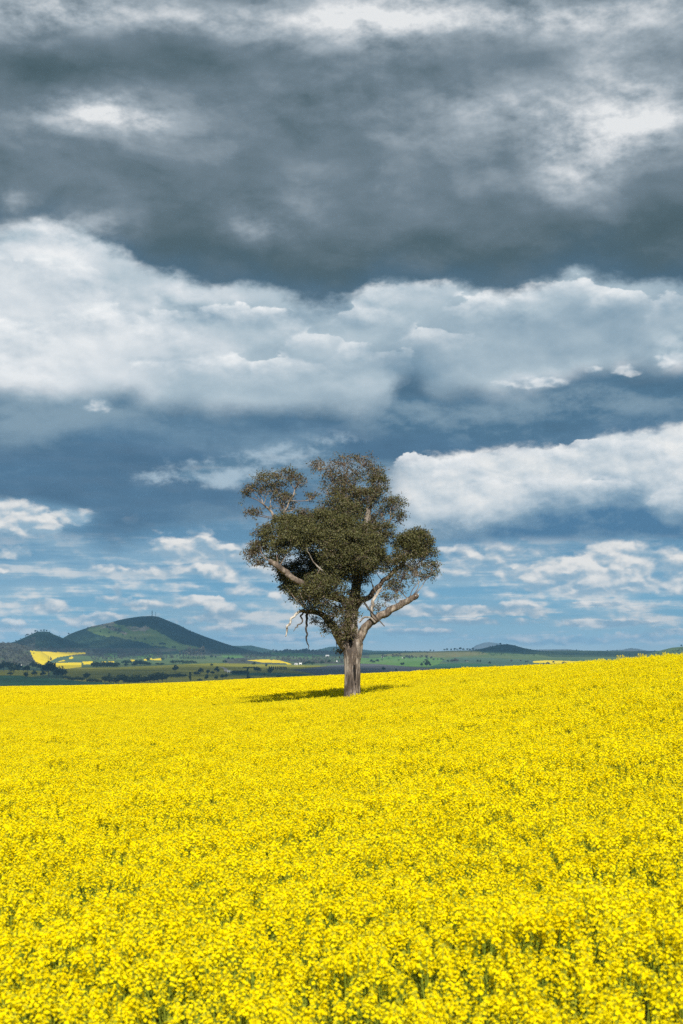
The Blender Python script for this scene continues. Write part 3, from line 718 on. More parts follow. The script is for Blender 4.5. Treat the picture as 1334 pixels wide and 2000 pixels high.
def build_crop():
    lib = bpy.data.collections.new('canola_shapes')      # not linked to the scene: only feeds the crop
    NP, NF = 8, 6
    for i in range(NP): lib.objects.link(bpy.data.objects.new('canola_a%02d' % i, make_plant(i)))
    for i in range(NF): lib.objects.link(bpy.data.objects.new('canola_b%02d' % i, make_patch(i)))
    pts, sc, rot, idx = [], [], [], []
    def scatter(y0, y1, step, near):
        gy = np.arange(y0, y1, step); out = []
        for yv in gy:
            hw = 0.2401 * yv * 1.05 + 2.0
            gx = np.arange(-hw, hw, step)
            out.append(np.stack([gx, np.full(len(gx), yv)], -1))
        p = np.concatenate(out); p += rng.uniform(-0.62, 0.62, p.shape) * step
        x, y = p[:, 0], p[:, 1]
        keep = y < crest(crop_u(x, y)) * 1.3 + 4
        thin = fbm(x * 0.55, y * 0.32, 3, 31)
        if near:
            keep &= rng.random(len(x)) > np.clip((thin - 0.60) * 4.0, 0, 0.65)
        cl = clearing(x, y)
        keep &= rng.random(len(x)) > cl * 0.30
        keep &= np.hypot(x - TREE_X, y - TREE_Y) > (0.55 if near else 1.0)
        x, y, cl, thin = x[keep], y[keep], cl[keep], thin[keep]
        top = crop_top(x, y)
        s = 1.0 + rng.normal(0, 0.045, len(x)) + (fbm(x * 0.7, y * 0.5, 3, 60) - 0.5) * 0.28
        if not near: s = 1.0 + (s - 1) * 0.6
        s = s * (1 - 0.07 * cl)
        pts.append(np.stack([x, y, top - CROP], -1)); sc.append(s); rot.append(rng.uniform(0, 6.28, len(x)))
        idx.append(rng.integers(0, NP, len(x)) if near else NP + rng.integers(0, NF, len(x)))
    scatter(3.2, 88, 0.212, True)
    scatter(88, 480, 1.0, False)
    pts, sc, rot, idx = map(np.concatenate, (pts, sc, rot, idx))
    print('canola instances', len(pts))
    n = len(pts)
    me = mesh('canola_crop', pts, [], [M_petal, M_stem, M_bud], attrs={
        'size': ('FLOAT', 'POINT', sc.astype(np.float32)), 'kindno': ('INT', 'POINT', idx.astype(np.int32)),
        'turn': ('FLOAT_VECTOR', 'POINT', np.stack([rng.normal(0, 0.06, n), rng.normal(0, 0.06, n), rot], -1).astype(np.float32))})
    o = obj('canola_crop', me)
    tag(o, 'canola crop in full yellow bloom covering the near hill', 'canola crop', None, 'stuff')
    ng = bpy.data.node_groups.new('canola_scatter', 'GeometryNodeTree')
    ng.interface.new_socket('Geometry', in_out='INPUT', socket_type='NodeSocketGeometry')
    ng.interface.new_socket('Geometry', in_out='OUTPUT', socket_type='NodeSocketGeometry')
    N, K = ng.nodes, ng.links
    gi, go = N.new('NodeGroupInput'), N.new('NodeGroupOutput')
    iop = N.new('GeometryNodeInstanceOnPoints')
    m2p = N.new('GeometryNodeMeshToPoints')
    ci = N.new('GeometryNodeCollectionInfo'); ci.inputs['Collection'].default_value = lib
    ci.inputs['Separate Children'].default_value = True; ci.inputs['Reset Children'].default_value = True
    def attr(nm, ty):
        a = N.new('GeometryNodeInputNamedAttribute'); a.data_type = ty; a.inputs['Name'].default_value = nm; return a.outputs['Attribute']
    K.new(gi.outputs[0], m2p.inputs[0]); K.new(m2p.outputs[0], iop.inputs['Points'])
    K.new(ci.outputs[0], iop.inputs['Instance'])
    iop.inputs['Pick Instance'].default_value = True
    K.new(attr('kindno', 'INT'), iop.inputs['Instance Index'])
    e2r = N.new('FunctionNodeEulerToRotation'); K.new(attr('turn', 'FLOAT_VECTOR'), e2r.inputs[0]); K.new(e2r.outputs[0], iop.inputs['Rotation'])
    K.new(attr('size', 'FLOAT'), iop.inputs['Scale'])
    K.new(iop.outputs[0], go.inputs[0])
    md = o.modifiers.new('scatter', 'NODES'); md.node_group = ng
build_crop()

# ================================================================== the lone gum tree
TY = TREE_Y
PX = TY / F                                     # metres per photo pixel at the tree
TB = np.array([(688 - CX) * PX, TY, float(ground_z(np.array([TREE_X]), np.array([TY]))[0])])
def tp(px, py, d=0.0):
    """point of the tree, metres from its foot; d = metres away from the camera"""
    k = (TY + d) / F
    return np.array([(px - CX) * k - TB[0], d, (HY - py) * k - TB[2]])
def catmull(P, n):
    P = np.asarray(P, float); Q = np.vstack([2 * P[0] - P[1], P, 2 * P[-1] - P[-2]]); out = []
    for i in range(len(P) - 1):
        a, b, c, d = Q[i:i + 4]
        for t in np.linspace(0, 1, n, endpoint=False):
            out.append(0.5 * ((2 * b) + (c - a) * t + (2 * a - 5 * b + 4 * c - d) * t * t + (3 * b - a - 3 * c + d) * t ** 3))
    out.append(P[-1]); return np.array(out)
def tube(mb, P, rad, sides=8, n=5, rough=0.0, seed=0, cap=True, ridge=0.0, wob=0.0, m=0):
    """tapered limb through P with its own bumps; rad per control point"""
    P = np.asarray(P, float)
    C = catmull(P, n) if n > 1 else P
    rr = np.interp(np.linspace(0, len(P) - 1, len(C)), np.arange(len(P)), rad)
    if wob:
        w = np.stack([vnoise(np.arange(len(C)) * 0.35 + seed * 9.1, np.full(len(C), k * 3.7), 3) - 0.5 for k in range(3)], -1)
        C = C + w * wob * np.clip(np.arange(len(C)) / 3, 0, 1)[:, None]
    T = np.gradient(C, axis=0); T /= np.linalg.norm(T, axis=1)[:, None] + 1e-9
    ref = np.array([0.31, 0.95, 0.05]); v = []
    for i in range(len(C)):
        s = np.cross(T[i], ref); s /= np.linalg.norm(s) + 1e-9; t = np.cross(s, T[i])
        a = np.arange(sides) * 2 * math.pi / sides
        r = np.full(sides, rr[i])
        if rough: r = r * (1 + rough * (fbm(np.cos(a) * 1.6 + seed * 3.1 + i * 0.22, np.sin(a) * 1.6 + i * 0.30, 4, seed) - 0.5) * 2)
        if ridge: r = r * (1 + ridge * (vnoise(a * sides / 7.0, np.full(sides, i * 0.06 + seed), 5) - 0.5) * 2)
        v.append(C[i] + np.outer(np.cos(a) * r, s) + np.outer(np.sin(a) * r, t))
    V = np.concatenate(v); k = np.arange(sides); q = []
    for i in range(len(C) - 1):
        q.append(np.stack([i * sides + k, i * sides + (k + 1) % sides, (i + 1) * sides + (k + 1) % sides, (i + 1) * sides + k], -1))
    tri = []
    if cap:
        V = np.vstack([V, C[-1] + T[-1] * rr[-1] * 0.3]); e = (len(C) - 1) * sides
        tri = np.stack([e + k, e + (k + 1) % sides, np.full(sides, len(V) - 1)], -1)
    mb.add(V, np.concatenate(q), tri, m=m)
    return C

def bark(name, dark, mid, pale, sx=9.0, sz=0.9, pale_at=0.56):
    m, nt, o = new_mat(name)
    co = objco(nt)
    a = fac(noise(scaled(nt, co, sx, sx, sz), 1, 8, 0.62))           # long fibres up the bole
    b = fac(noise(scaled(nt, co, 1.6, 1.6, 0.7), 1, 4, 0.55))        # where the old bark has peeled
    d = fac(noise(scaled(nt, co, 22, 22, 6), 1, 4, 0.6))
    f = a * 0.65 + d * 0.25 + (b - 0.5) * 0.7
    c = ramp(smooth(f, 0.18, 0.78), [(0, dark), (0.42, mid), (pale_at + 0.12, pale), (1, tuple(min(1, x * 1.15) for x in pale))])
    pbsdf(nt, o, c, 0.9, 0.15, a * 0.7 + d * 0.4, 0.9, 0.05)
    return m
M_bark = bark('gum_bark', (0.026, 0.021, 0.018), (0.11, 0.086, 0.070), (0.33, 0.285, 0.245), 13, 0.8, 0.52)
M_limb = bark('limb_bark', (0.030, 0.023, 0.018), (0.13, 0.10, 0.077), (0.29, 0.24, 0.19), 8, 2.4)
M_dead = bark('bleached_wood', (0.10, 0.085, 0.07), (0.26, 0.22, 0.18), (0.46, 0.42, 0.37), 9, 2.0, 0.45)
M_char = bark('weathered_dark_wood', (0.016, 0.014, 0.013), (0.05, 0.042, 0.036), (0.13, 0.11, 0.09), 9, 2.0)
M_twig = bark('twig_bark', (0.07, 0.05, 0.04), (0.17, 0.125, 0.095), (0.30, 0.25, 0.20), 5, 3)
M_hole = bark('dark_hollow', (0.006, 0.005, 0.004), (0.012, 0.010, 0.008), (0.03, 0.024, 0.02))  # near-black wood for the split and the hollow
M_leaf = leafy('gum_leaf', (0.052, 0.057, 0.018), (0.128, 0.120, 0.040), 0.22, 0.5, spec=0.3)
M_rust = leafy('gum_leaf_tips', (0.078, 0.060, 0.034), (0.150, 0.110, 0.068), 0.22, 0.5, spec=0.3)

def build_tree():
    root = empty('gum_tree', tuple(TB))
    tag(root, 'lone old gum tree with broken limbs standing in the yellow canola field', 'tree')
    W = PX
    # --- bole and main stem: one body from the ground to the bleached spire
    mb = MB()
    path = [(688, 1402, 0), (688, 1375, 0), (688, 1350, 0), (688.5, 1322, 0), (688, 1298, 0), (689, 1276, 0), (689, 1258, 0), (686, 1240, 0), (685, 1215, 0.1), (689, 1185, 0.2), (694, 1158, 0.3), (698, 1132, 0.3), (703, 1100, 0.4), (709, 1065, 0.5), (714, 1036, 0.5)]
    rad = [21, 18.5, 16.4, 15.2, 14.9, 17.5, 19.0, 14.5, 12.5, 11, 9.5, 8.5, 7.5, 6.5, 5.6]
    P = np.array([tp(*p) for p in path])
    sides, n = 56, 9
    C = catmull(P, n); rr = np.interp(np.linspace(0, len(P) - 1, len(C)), np.arange(len(P)), rad) * W
    a = np.arange(sides) * 2 * math.pi / sides
    vs = []
    for i, (c, r0) in enumerate(zip(C, rr)):
        zz = c[2]
        r = np.full(sides, r0)
        r = r * (1 + 0.16 * (fbm(np.cos(a) * 1.2 + 4, np.sin(a) * 1.2 + zz * 0.35, 3, 4) - 0.5) * 2)
        r = r * (1 + 0.085 * (vnoise(a * 3.2 + fbm(a * 0 + zz * 0.6, a, 2, 9) * 2, a * 0 + zz * 0.22, 6) - 0.5) * 2)
        r = r * (1 + 0.04 * (vnoise(a * 9, a * 0 + zz * 0.9, 12) - 0.5) * 2)
        py = HY - (zz + TB[2]) / PX
        # the long dark split down the right of the bole, and the hollow at the fork
        ks = 5.12 + 0.10 * math.sin(zz * 1.7) + 0.07 * math.sin(zz * 4.1 + 1)
        k = np.exp(-((a - ks) / (0.10 + 0.07 * vnoise(np.array([zz * 2.0]), np.array([3.0]))[0])) ** 2) * math.exp(-((py - 1316) / 27) ** 4)
        h = np.exp(-((a - 4.42) / 0.24) ** 2) * math.exp(-((py - 1255) / 11) ** 2)
        r = r * (1 - 0.42 * k - 0.5 * h)
        vs.append(np.stack([c[0] + np.cos(a) * r, c[1] + np.sin(a) * r, np.full(sides, zz)], -1))
    V = np.concatenate(vs); kk = np.arange(sides)
    Q = np.concatenate([np.stack([i * sides + kk, i * sides + (kk + 1) % sides, (i + 1) * sides + (kk + 1) % sides, (i + 1) * sides + kk], -1) for i in range(len(C) - 1)])
    ca = a[Q[:, 0] % sides] + math.pi / sides; cz = V[Q].mean(1)[:, 2]; cpy = HY - (cz + TB[2]) / PX
    pm = np.zeros(len(Q), int)
    cks = 5.12 + 0.10 * np.sin(cz * 1.7) + 0.07 * np.sin(cz * 4.1 + 1)
    pm[(np.abs(ca - cks) < 0.03 + 0.15 * vnoise(cz * 1.6, cz * 0 + 2)) & (np.abs(cpy - 1316) < 27 * vnoise(cz * 0 + 1.3, cz * .3) + 12)] = 1
    pm[(((ca - 4.42) / 0.26) ** 2 + ((cpy - 1255) / 11) ** 2) < 1] = 1
    o = obj('trunk', mesh('trunk', V, [Q], [M_bark, M_hole], pm, True), root)
    def limb(name, P, rad, mat, sides=16, n=7, label=None, wob=0.09, rough=0.22, ridge=0.10, seed=1):
        b = MB(); tube(b, [tp(*p) for p in P], [r * W for r in rad], sides, n, rough, seed, True, ridge, wob)
        o = obj(name, b.mesh(name, [mat], True), root)
        if label: o['label'] = label
        return o
    # --- limbs
    limb('limb', [(690, 1278, -0.1), (700, 1252, -0.15), (710, 1232, -0.2), (722, 1217, -0.3), (738, 1206, -0.3), (757, 1196, -0.4), (778, 1184, -0.4), (799, 1172, -0.5), (815, 1161, -0.5)],
         [10, 9.4, 8.4, 7.9, 7.3, 6.6, 6.1, 5.7, 5.0], M_limb, 18, 7, 'thick right limb snapped off short at its end', seed=2)
    b = MB()
    for dx, dy, dd, ln in ((0, -4, -.5, 7), (3, 0, -.35, 4), (-2, 3, -.65, 3)):   # splinters at the break
        tube(b, [tp(813 + dx, 1163 + dy * .5, dd), tp(814 + dx + ln * .4, 1161 + dy - ln * .6, dd), ], [1.6 * W, 0.3 * W], 5, 1)
    obj('splinter', b.mesh('splinter', [M_dead], True), root)
    limb('limb', [(686, 1268, 0), (670, 1258, -0.1), (657, 1236, -0.2), (644, 1214, -0.3), (626, 1198, -0.4), (606, 1195, -0.5), (596, 1195, -0.5)],
         [10, 9.5, 8.2, 7, 5.5, 4.5, 3.2], M_limb, 16, 7, None, seed=3)
    limb('limb', [(690, 1190, 0.1), (704, 1174, 0), (722, 1165, -0.1), (733, 1151, -0.2), (748, 1136, -0.2), (765, 1120, -0.3), (783, 1104, -0.3), (800, 1082, -0.4)],
         [7, 6.2, 5.4, 4.8, 4.4, 4, 3.2, 2], M_limb, 12, 6, None, seed=4)
    limb('limb', [(727, 1212, -0.3), (726, 1192, -0.35), (728, 1176, -0.4), (735, 1160, -0.4), (745, 1148, -0.3)], [4, 3.4, 3.1, 2.8, 2.2], M_dead, 10, 6, None, seed=5)
    limb('limb', [(692, 1180, -0.2), (668, 1172, -0.6), (636, 1162, -1.1), (608, 1150, -1.6), (585, 1137, -1.9), (566, 1124, -2.1), (552, 1113, -2.2), (538, 1103, -2.3), (525, 1097, -2.3)],
         [6.6, 6.6, 6.5, 6.3, 6, 5.7, 5.5, 5.2, 4.6], M_limb, 16, 7, 'broken pale limb jutting out left of the dark foliage', seed=6)
    limb('limb', [(700, 1120, 0.3), (672, 1095, 0.2), (640, 1070, 0), (600, 1045, 0), (565, 1030, 0), (542, 1014, 0.1), (527, 997, 0.1), (512, 983, 0.1)],
         [7, 6.5, 5.5, 4.6, 3.8, 2.8, 2.2, 1.4], M_limb, 10, 6, None, seed=7)
    limb('limb', [(552, 1022, 0), (556, 1000, -0.1), (566, 978, -0.1), (578, 955, 0), (582, 940, 0)], [2.4, 2, 1.7, 1.3, 0.8], M_limb, 8, 6, None, seed=8)
    limb('limb', [(706, 1080, 0.4), (690, 1040, 0.5), (676, 1000, 0.5), (670, 965, 0.5), (676, 935, 0.5), (680, 912, 0.5)], [6, 5, 4, 3, 2.2, 1.2], M_limb, 10, 6, None, seed=9)
    limb('limb', [(714, 1030, 0.5), (720, 1000, 0.4), (727, 978, 0.3), (733, 955, 0.3)], [4, 3.2, 2.4, 1.4], M_limb, 10, 6, None, seed=10)
    limb('limb', [(710, 1058, 0.4), (724, 1050, 0.2), (738, 1052, 0.1), (752, 1040, 0.1), (764, 1010, 0)], [4, 3, 2.6, 2.1, 1.3], M_limb, 8, 6, None, seed=11)
    limb('limb', [(700, 1118, 0.2), (690, 1098, -0.5), (672, 1080, -1.2), (652, 1062, -1.6)], [5, 4, 3, 2], M_limb, 8, 6, None, seed=12)
    limb('spire', [(711, 1052, 0.3), (715, 1030, 0.1), (717, 1012, 0.0), (717.5, 998, 0.0), (718.5, 990, 0)], [5.5, 5.8, 5.4, 4.0, 1.0], M_dead, 14, 6, 'bleached dead top of the main stem', seed=13)
    # --- dead wood
    limb('dead_branch', [(604, 1195, -0.5), (592, 1193, -0.6), (580, 1198, -0.7), (571, 1208, -0.7), (564, 1219, -0.8), (559, 1230, -0.8), (557, 1242, -0.8)],
         [3.4, 3.2, 2.6, 2.3, 2.1, 1.9, 1.1], M_dead, 9, 7, 'pale dead branch hanging from the left limb', 0.12, 0.25, seed=14)
    limb('dead_branch', [(592, 1196, -0.6), (588, 1205, -0.6), (589, 1213, -0.6), (584, 1221, -0.7), (579, 1225, -0.7), (572, 1233, -0.7)],
         [1.9, 1.7, 1.5, 1.4, 1.1, 0.5], M_char, 7, 7, 'short dark dead branch between two longer ones', 0.12, 0.25, seed=15)
    limb('dead_branch', [(600, 1195, -0.5), (598, 1210, -0.5), (598, 1225, -0.5), (600, 1237, -0.5), (597, 1245, -0.5), (601, 1256, -0.5), (604, 1267, -0.5)],
         [2.9, 2.5, 1.9, 1.7, 1.6, 1.2, 0.5], M_char, 7, 7, 'long dark dead branch hanging straight down', 0.12, 0.25, seed=16)
    limb('dead_branch', [(596, 1196, -0.5), (589, 1194, -0.6), (584, 1189, -0.6)], [1.8, 1.4, 0.6], M_char, 7, 5, seed=17)
    limb('dead_branch', [(709, 1172, -0.3), (718, 1186, -0.5), (728, 1198, -0.7), (741, 1212, -0.8), (751, 1223, -0.9)], [2.1, 2.0, 1.7, 1.4, 1.0], M_char, 7, 5, 'straight dark stick lodged across the right limb', 0.03, 0.15, seed=18)
    limb('dead_branch', [(701, 1216, -0.3), (709, 1208, -0.4), (718, 1205, -0.5), (727, 1209, -0.6), (733, 1215, -0.6)], [2.0, 1.8, 1.7, 1.8, 2.0], M_dead, 8, 6, None, 0.05, seed=19)
    limb('dead_branch', [(641, 1128, -1.5), (626, 1112, -1.8), (620, 1106, -1.9), (611, 1094, -2.1), (603, 1079, -2.3), (598, 1070, -2.4)], [1.9, 1.7, 1.5, 1.2, 0.9, 0.4], M_dead, 7, 6, 'bare pale branch inside the dark hollow of the crown', 0.08, seed=20)
    limb('dead_branch', [(622, 1110, -1.8), (632, 1103, -1.8), (637, 1094, -1.8), (636, 1084, -1.8)], [1.1, 0.9, 0.7, 0.3], M_dead, 6, 6, None, 0.06, seed=21)
    # --- foliage: heads of leaves carried on twigs
    # (px, py, depth, rx, ry, fullness, rusty share)
    H = [(625, 913, .5, 22, 15, .55, .8), (671, 902, .5, 28, 15, .55, .8), (711, 905, .5, 25, 16, .5, .7), (731, 928, .4, 24, 18, .8, .55), (737, 947, .3, 24, 20, 1, .3), (691, 946, .6, 34, 22, .8, .5), (651, 934, .5, 26, 20, .55, .7),
         (730, 968, .2, 25, 18, 1, .4), (715, 975, 0, 28, 20, .9, .4), (678, 970, .2, 34, 22, .9, .4), (645, 960, .2, 20, 17, .5, .5), (608, 969, .2, 14, 11, .6, .5), (660, 985, -.3, 26, 18, .9, .3),
         (519, 935, .1, 27, 15, 1, .4), (565, 932, 0, 29, 15, .8, .6), (493, 955, .1, 17, 11, .9, .5), (481, 963, .1, 9, 6, .8, .6), (541, 955, .2, 26, 18, .45, .5), (552, 982, .1, 26, 24, .35, .5), (581, 942, 0, 13, 14, .45, .7), (557, 972, -.2, 16, 12, .6, .5), (510, 958, 0, 14, 8, .3, .6),
         (488, 1001, .1, 10, 7, .9, .7), (505, 1000, .1, 14, 7, .4, .7), (593, 1002, 0, 18, 10, .7, .6), (572, 990, .2, 10, 12, .3, .5), (630, 990, .3, 14, 14, .3, .6),
         (555, 1020, -.6, 28, 19, 1.3, .12), (588, 1028, -1.0, 35, 20, 1.4, .1), (638, 1018, -1.0, 38, 22, 1.4, .12), (678, 1004, -.8, 35, 22, 1.2, .2), (664, 1030, -1.6, 38, 24, 1.4, .1),
         (612, 1052, -1.9, 36, 22, 1.4, .08), (572, 1052, -1.9, 33, 22, 1.4, .08), (545, 1072, -1.6, 26, 20, 1.2, .15), (508, 1055, -.5, 18, 20, .8, .5), (519, 1036, -.5, 14, 12, .8, .3), (535, 1045, -1, 20, 16, 1.1, .15), (489, 1084, -.5, 14, 12, .75, .7), (503, 1098, -.5, 13, 9, .65, .7), (512, 1076, -.6, 16, 14, .8, .6), (498, 1070, -.5, 14, 12, .7, .6), (530, 1092, -1.0, 14, 12, .8, .3),
         (681, 1056, -2.0, 40, 24, 1.4, .08), (711, 1040, -1.0, 26, 20, 1.1, .2), (724, 1066, -1.6, 28, 22, 1.3, .12), (697, 1084, -2.2, 36, 22, 1.4, .08), (671, 1098, -2.0, 28, 18, 1.2, .12), (648, 1078, -2.0, 26, 18, 1.1, .15), (737, 1083, -1.2, 18, 16, 1, .2), (712, 1100, -1.6, 26, 16, 1.1, .15), (690, 1112, -1.4, 22, 12, .8, .25),
         (770, 990, -.1, 22, 17, 1, .3), (767, 978, .1, 15, 9, .8, .4), (746, 1002, .2, 18, 16, .45, .5), (780, 1012, -.1, 11, 10, .8, .4), (747, 1036, -.5, 24, 18, 1, .3), (728, 1012, 0, 12, 16, .4, .5), (755, 1048, -.3, 14, 10, .6, .4),
         (800, 1058, -.7, 22, 17, 1.3, .1), (820, 1050, -.5, 20, 16, 1.2, .15), (836, 1068, -.4, 16, 17, 1.2, .2), (797, 1074, -.8, 28, 20, 1.3, .12), (826, 1086, -.5, 24, 18, 1, .25), (843, 1110, -.3, 14, 12, .9, .3), (812, 1116, -.5, 26, 22, .42, .35), (790, 1122, -.4, 26, 22, .34, .35), (774, 1150, -.3, 20, 18, .4, .4), (757, 1100, -.6, 24, 16, .75, .3), (824, 1042, -.3, 14, 8, 1, .4), (756, 1168, -.2, 15, 12, .35, .3), (740, 1187, -.2, 15, 10, .3, .2), (772, 1096, -.5, 18, 14, .7, .25), (833, 1126, -.3, 14, 8, .5, .4), (765, 1135, -.3, 16, 16, .3, .4),
         (625, 1142, -2.2, 30, 17, 1.3, .1), (636, 1170, -1.9, 22, 18, .9, .2), (606, 1164, -1.8, 19, 16, 1, .2), (656, 1154, -1.6, 20, 16, .65, .25), (625, 1186, -1.4, 18, 11, .75, .3), (649, 1197, -1.2, 15, 12, .65, .3), (670, 1220, -.9, 16, 14, .6, .3), (684, 1200, -.7, 15, 18, .5, .3), (668, 1238, -.9, 14, 13, .7, .4), (636, 1228, -.5, 9, 12, .4, .3), (615, 1211, -.5, 12, 9, .4, .3), (674, 1180, -.7, 14, 16, .25, .3), (692, 1133, -.4, 20, 14, .35, .3), (714, 1120, -.6, 18, 13, .7, .2), (688, 1232, -.75, 12, 12, .35, .4), (604, 1190, -.8, 9, 7, .6, .4), (662, 1272, .4, 9, 7, .45, .2), (592, 1178, -1.2, 12, 8, .7, .3), (697, 1160, -.5, 12, 16, .5, .3),
         (690, 1106, -1.0, 30, 17, 1.1, .1), (660, 1122, -1.4, 24, 15, 1.0, .12), (716, 1092, -1.2, 26, 18, 1.0, .15), (737, 1106, -.7, 17, 13, .7, .25), (642, 1116, -1.6, 22, 15, 1, .1), (701, 1128, -.7, 20, 14, .7, .2), (693, 1165, -.6, 17, 18, .5, .3), (640, 1212, -.7, 14, 10, .7, .3), (653, 1232, -.6, 11, 10, .55, .3), (668, 1190, -.9, 18, 14, .6, .25), (616, 1176, -1.5, 18, 13, .9, .2),
         # the shaded hollow at the left, further in
         (569, 1150, .2, 21, 22, 1.5, .05), (572, 1121, .3, 26, 22, 1.5, .05), (556, 1132, .1, 14, 20, 1.2, .05), (579, 1166, .2, 14, 12, 1.3, .05), (625, 1105, .3, 32, 22, 1.4, .05), (603, 1098, .3, 28, 22, 1.5, .05), (640, 1130, .4, 24, 18, 1.2, .05), (548, 1110, 0, 12, 10, 1, .1), (600, 1130, .4, 24, 20, 1.4, .05)]
    # the far side of the crown, same build
    back = [(px + rng.normal(0, 5), py + rng.normal(0, 4), 1.6 + rng.uniform(0, 1.2), rx * .95, ry * .95, f * .8, ru) for px, py, d, rx, ry, f, ru in H if f >= 1.0 and d < -.5 and d > -2.3 and px > 560]
    H = H + back
    nodes = [tp(*p) for p in [(690, 1190, .1), (694, 1158, .2), (698, 1132, .3), (703, 1100, .4), (709, 1065, .5), (714, 1036, .5), (676, 1000, .5), (672, 965, .5), (676, 935, .5), (727, 978, .3), (722, 1000, .4), (733, 955, .3),
             (738, 1052, .1), (752, 1040, .1), (762, 1015, 0), (672, 1095, .2), (640, 1070, 0), (600, 1045, 0), (565, 1030, 0), (542, 1014, .1), (527, 997, .1), (514, 985, .1), (556, 1000, -.1), (566, 978, -.1), (578, 955, 0),
             (748, 1136, -.2), (765, 1120, -.3), (783, 1104, -.3), (797, 1086, -.4), (738, 1206, -.3), (757, 1196, -.4), (778, 1184, -.4), (799, 1172, -.5), (668, 1172, -.6), (636, 1162, -1.1), (608, 1150, -1.6), (585, 1137, -1.9), (566, 1124, -2.1), (545, 1108, -2.2),
             (657, 1236, -.2), (644, 1214, -.3), (626, 1198, -.4), (606, 1195, -.5), (690, 1098, -.5), (672, 1080, -1.2), (652, 1062, -1.6), (735, 1160, -.4), (686, 1220, 0)]]
    nodes = np.array(nodes)
    tw = MB(); LV, LT, LM = [], [], []
    def leaves(c, ax, n, spread, rust, shade):
        """a spray: n hanging leaves round c"""
        p = c + rng.normal(0, 1, (n, 3)) * spread * np.array([1, 1, .7])
        L = rng.uniform(0.065, 0.13, n); Wd = L * rng.uniform(0.18, 0.30, n)
        d = rng.normal(0, 1, (n, 3)) + np.array([0, 0, -0.55]) + ax * 0.5
        d /= np.linalg.norm(d, axis=1)[:, None]
        s = np.cross(d, rng.normal(0, 1, (n, 3))); s /= np.linalg.norm(s, axis=1)[:, None]
        mid = p + d * (L * .45)[:, None] + np.cross(d, s) * (L * .06)[:, None]
        v = np.stack([p, mid + s * Wd[:, None], p + d * L[:, None], mid - s * Wd[:, None]], 1)
        LV.append(v.reshape(-1, 3)); LT.append(np.repeat(np.clip(rng.normal(shade, .22, n), 0, 1), 4)); LM.append((rng.random(n) < rust).astype(int))
    for px, py, d, rx, ry, full, rust in H:
        if py < 992: full *= .74
        c = tp(px, py, d); a, b = rx * W, ry * W
        # the stalk that carries this head
        dist = np.linalg.norm((nodes - (c - [0, 0, b * .6])) * [1, 1, .8], axis=1) + np.where(nodes[:, 2] > c[2] - b * .2, 1.0, 0)
        st = nodes[np.argmin(dist)]
        knee = st * .45 + c * .55 + np.array([rng.normal(0, .12), rng.normal(0, .12), -b * .35])
        tube(tw, [st, knee, c - [0, 0, b * .3]], [max(.022, .028 * (a + .3)), .02, .013], 5, 4, wob=.16, seed=int(px * 7 + py))
        ns = int(np.clip(16 + a * b * 70, 14, 60) * (.6 + .4 * min(full, 1)))
        cov = full * a * b * 3.1416
        per = max(9, int(cov * 1750 / ns))
        for k in range(ns):
            u = rng.normal(0, 1, 3); u /= np.linalg.norm(u)
            if u[2] < -.35 and rng.random() < .6: u[2] *= -1
            q = rng.uniform(.45, 1.0) ** .6 * (.68 + .68 * float(vnoise(np.array([u[0] * 1.7 + px * .13]), np.array([u[2] * 1.7 + u[1] + py * .11]), 2)[0]))
            t = c + u * np.array([a, a * .85, b]) * q
            t[2] += (-.12 if u[2] < 0 else 0) * b
            if k % 2 == 0 or full < .7:
                tube(tw, [c - [0, 0, b * .35] + rng.normal(0, .05, 3), (c + t) / 2 + rng.normal(0, .05, 3) - [0, 0, .05], t], [.012, .009, .005], 4, 3, wob=.10, cap=False, seed=k + int(px))
            leaves(t, u, per, .085 + .10 * min(a, 1) * .8, rust, .25 + .5 * rng.random())
    # a few stray sprays off the outline, and leaf shoots up the bole and limbs
    for px, py, d in [(471, 982, .1), (474, 975, .1), (503, 1022, 0), (560, 1012, 0), (612, 1016, 0), (498, 1012, 0), (851, 1100, -.3), (846, 1132, -.3), (793, 1035, -.3), (786, 1003, -.2), (760, 960, .2), (752, 925, .3), (636, 1234, -.5), (628, 1216, -.5)]:
        leaves(tp(px, py, d), np.array([0, 0, -.3]), 14, .07, .4, .5)
    for k in range(60):
        py = rng.uniform(1150, 1250); leaves(tp(rng.normal(682, 9), py, -.45 + rng.normal(0, .1)), np.array([0, -.3, 0]), 12, .11, .3, .45)
    obj('twigs', tw.mesh('twigs', [M_twig], True), root)['kind'] = 'stuff'
    V = np.concatenate(LV); nL = len(V) // 4; print('leaves', nL)
    Q = np.arange(nL * 4).reshape(-1, 4)
    o = obj('crown', mesh('crown', V, [Q], [M_leaf, M_rust], np.concatenate(LM), False, {'tint': ('FLOAT', 'POINT', np.concatenate(LT).astype(np.float32))}), root)
    o['kind'] = 'stuff'
build_tree()

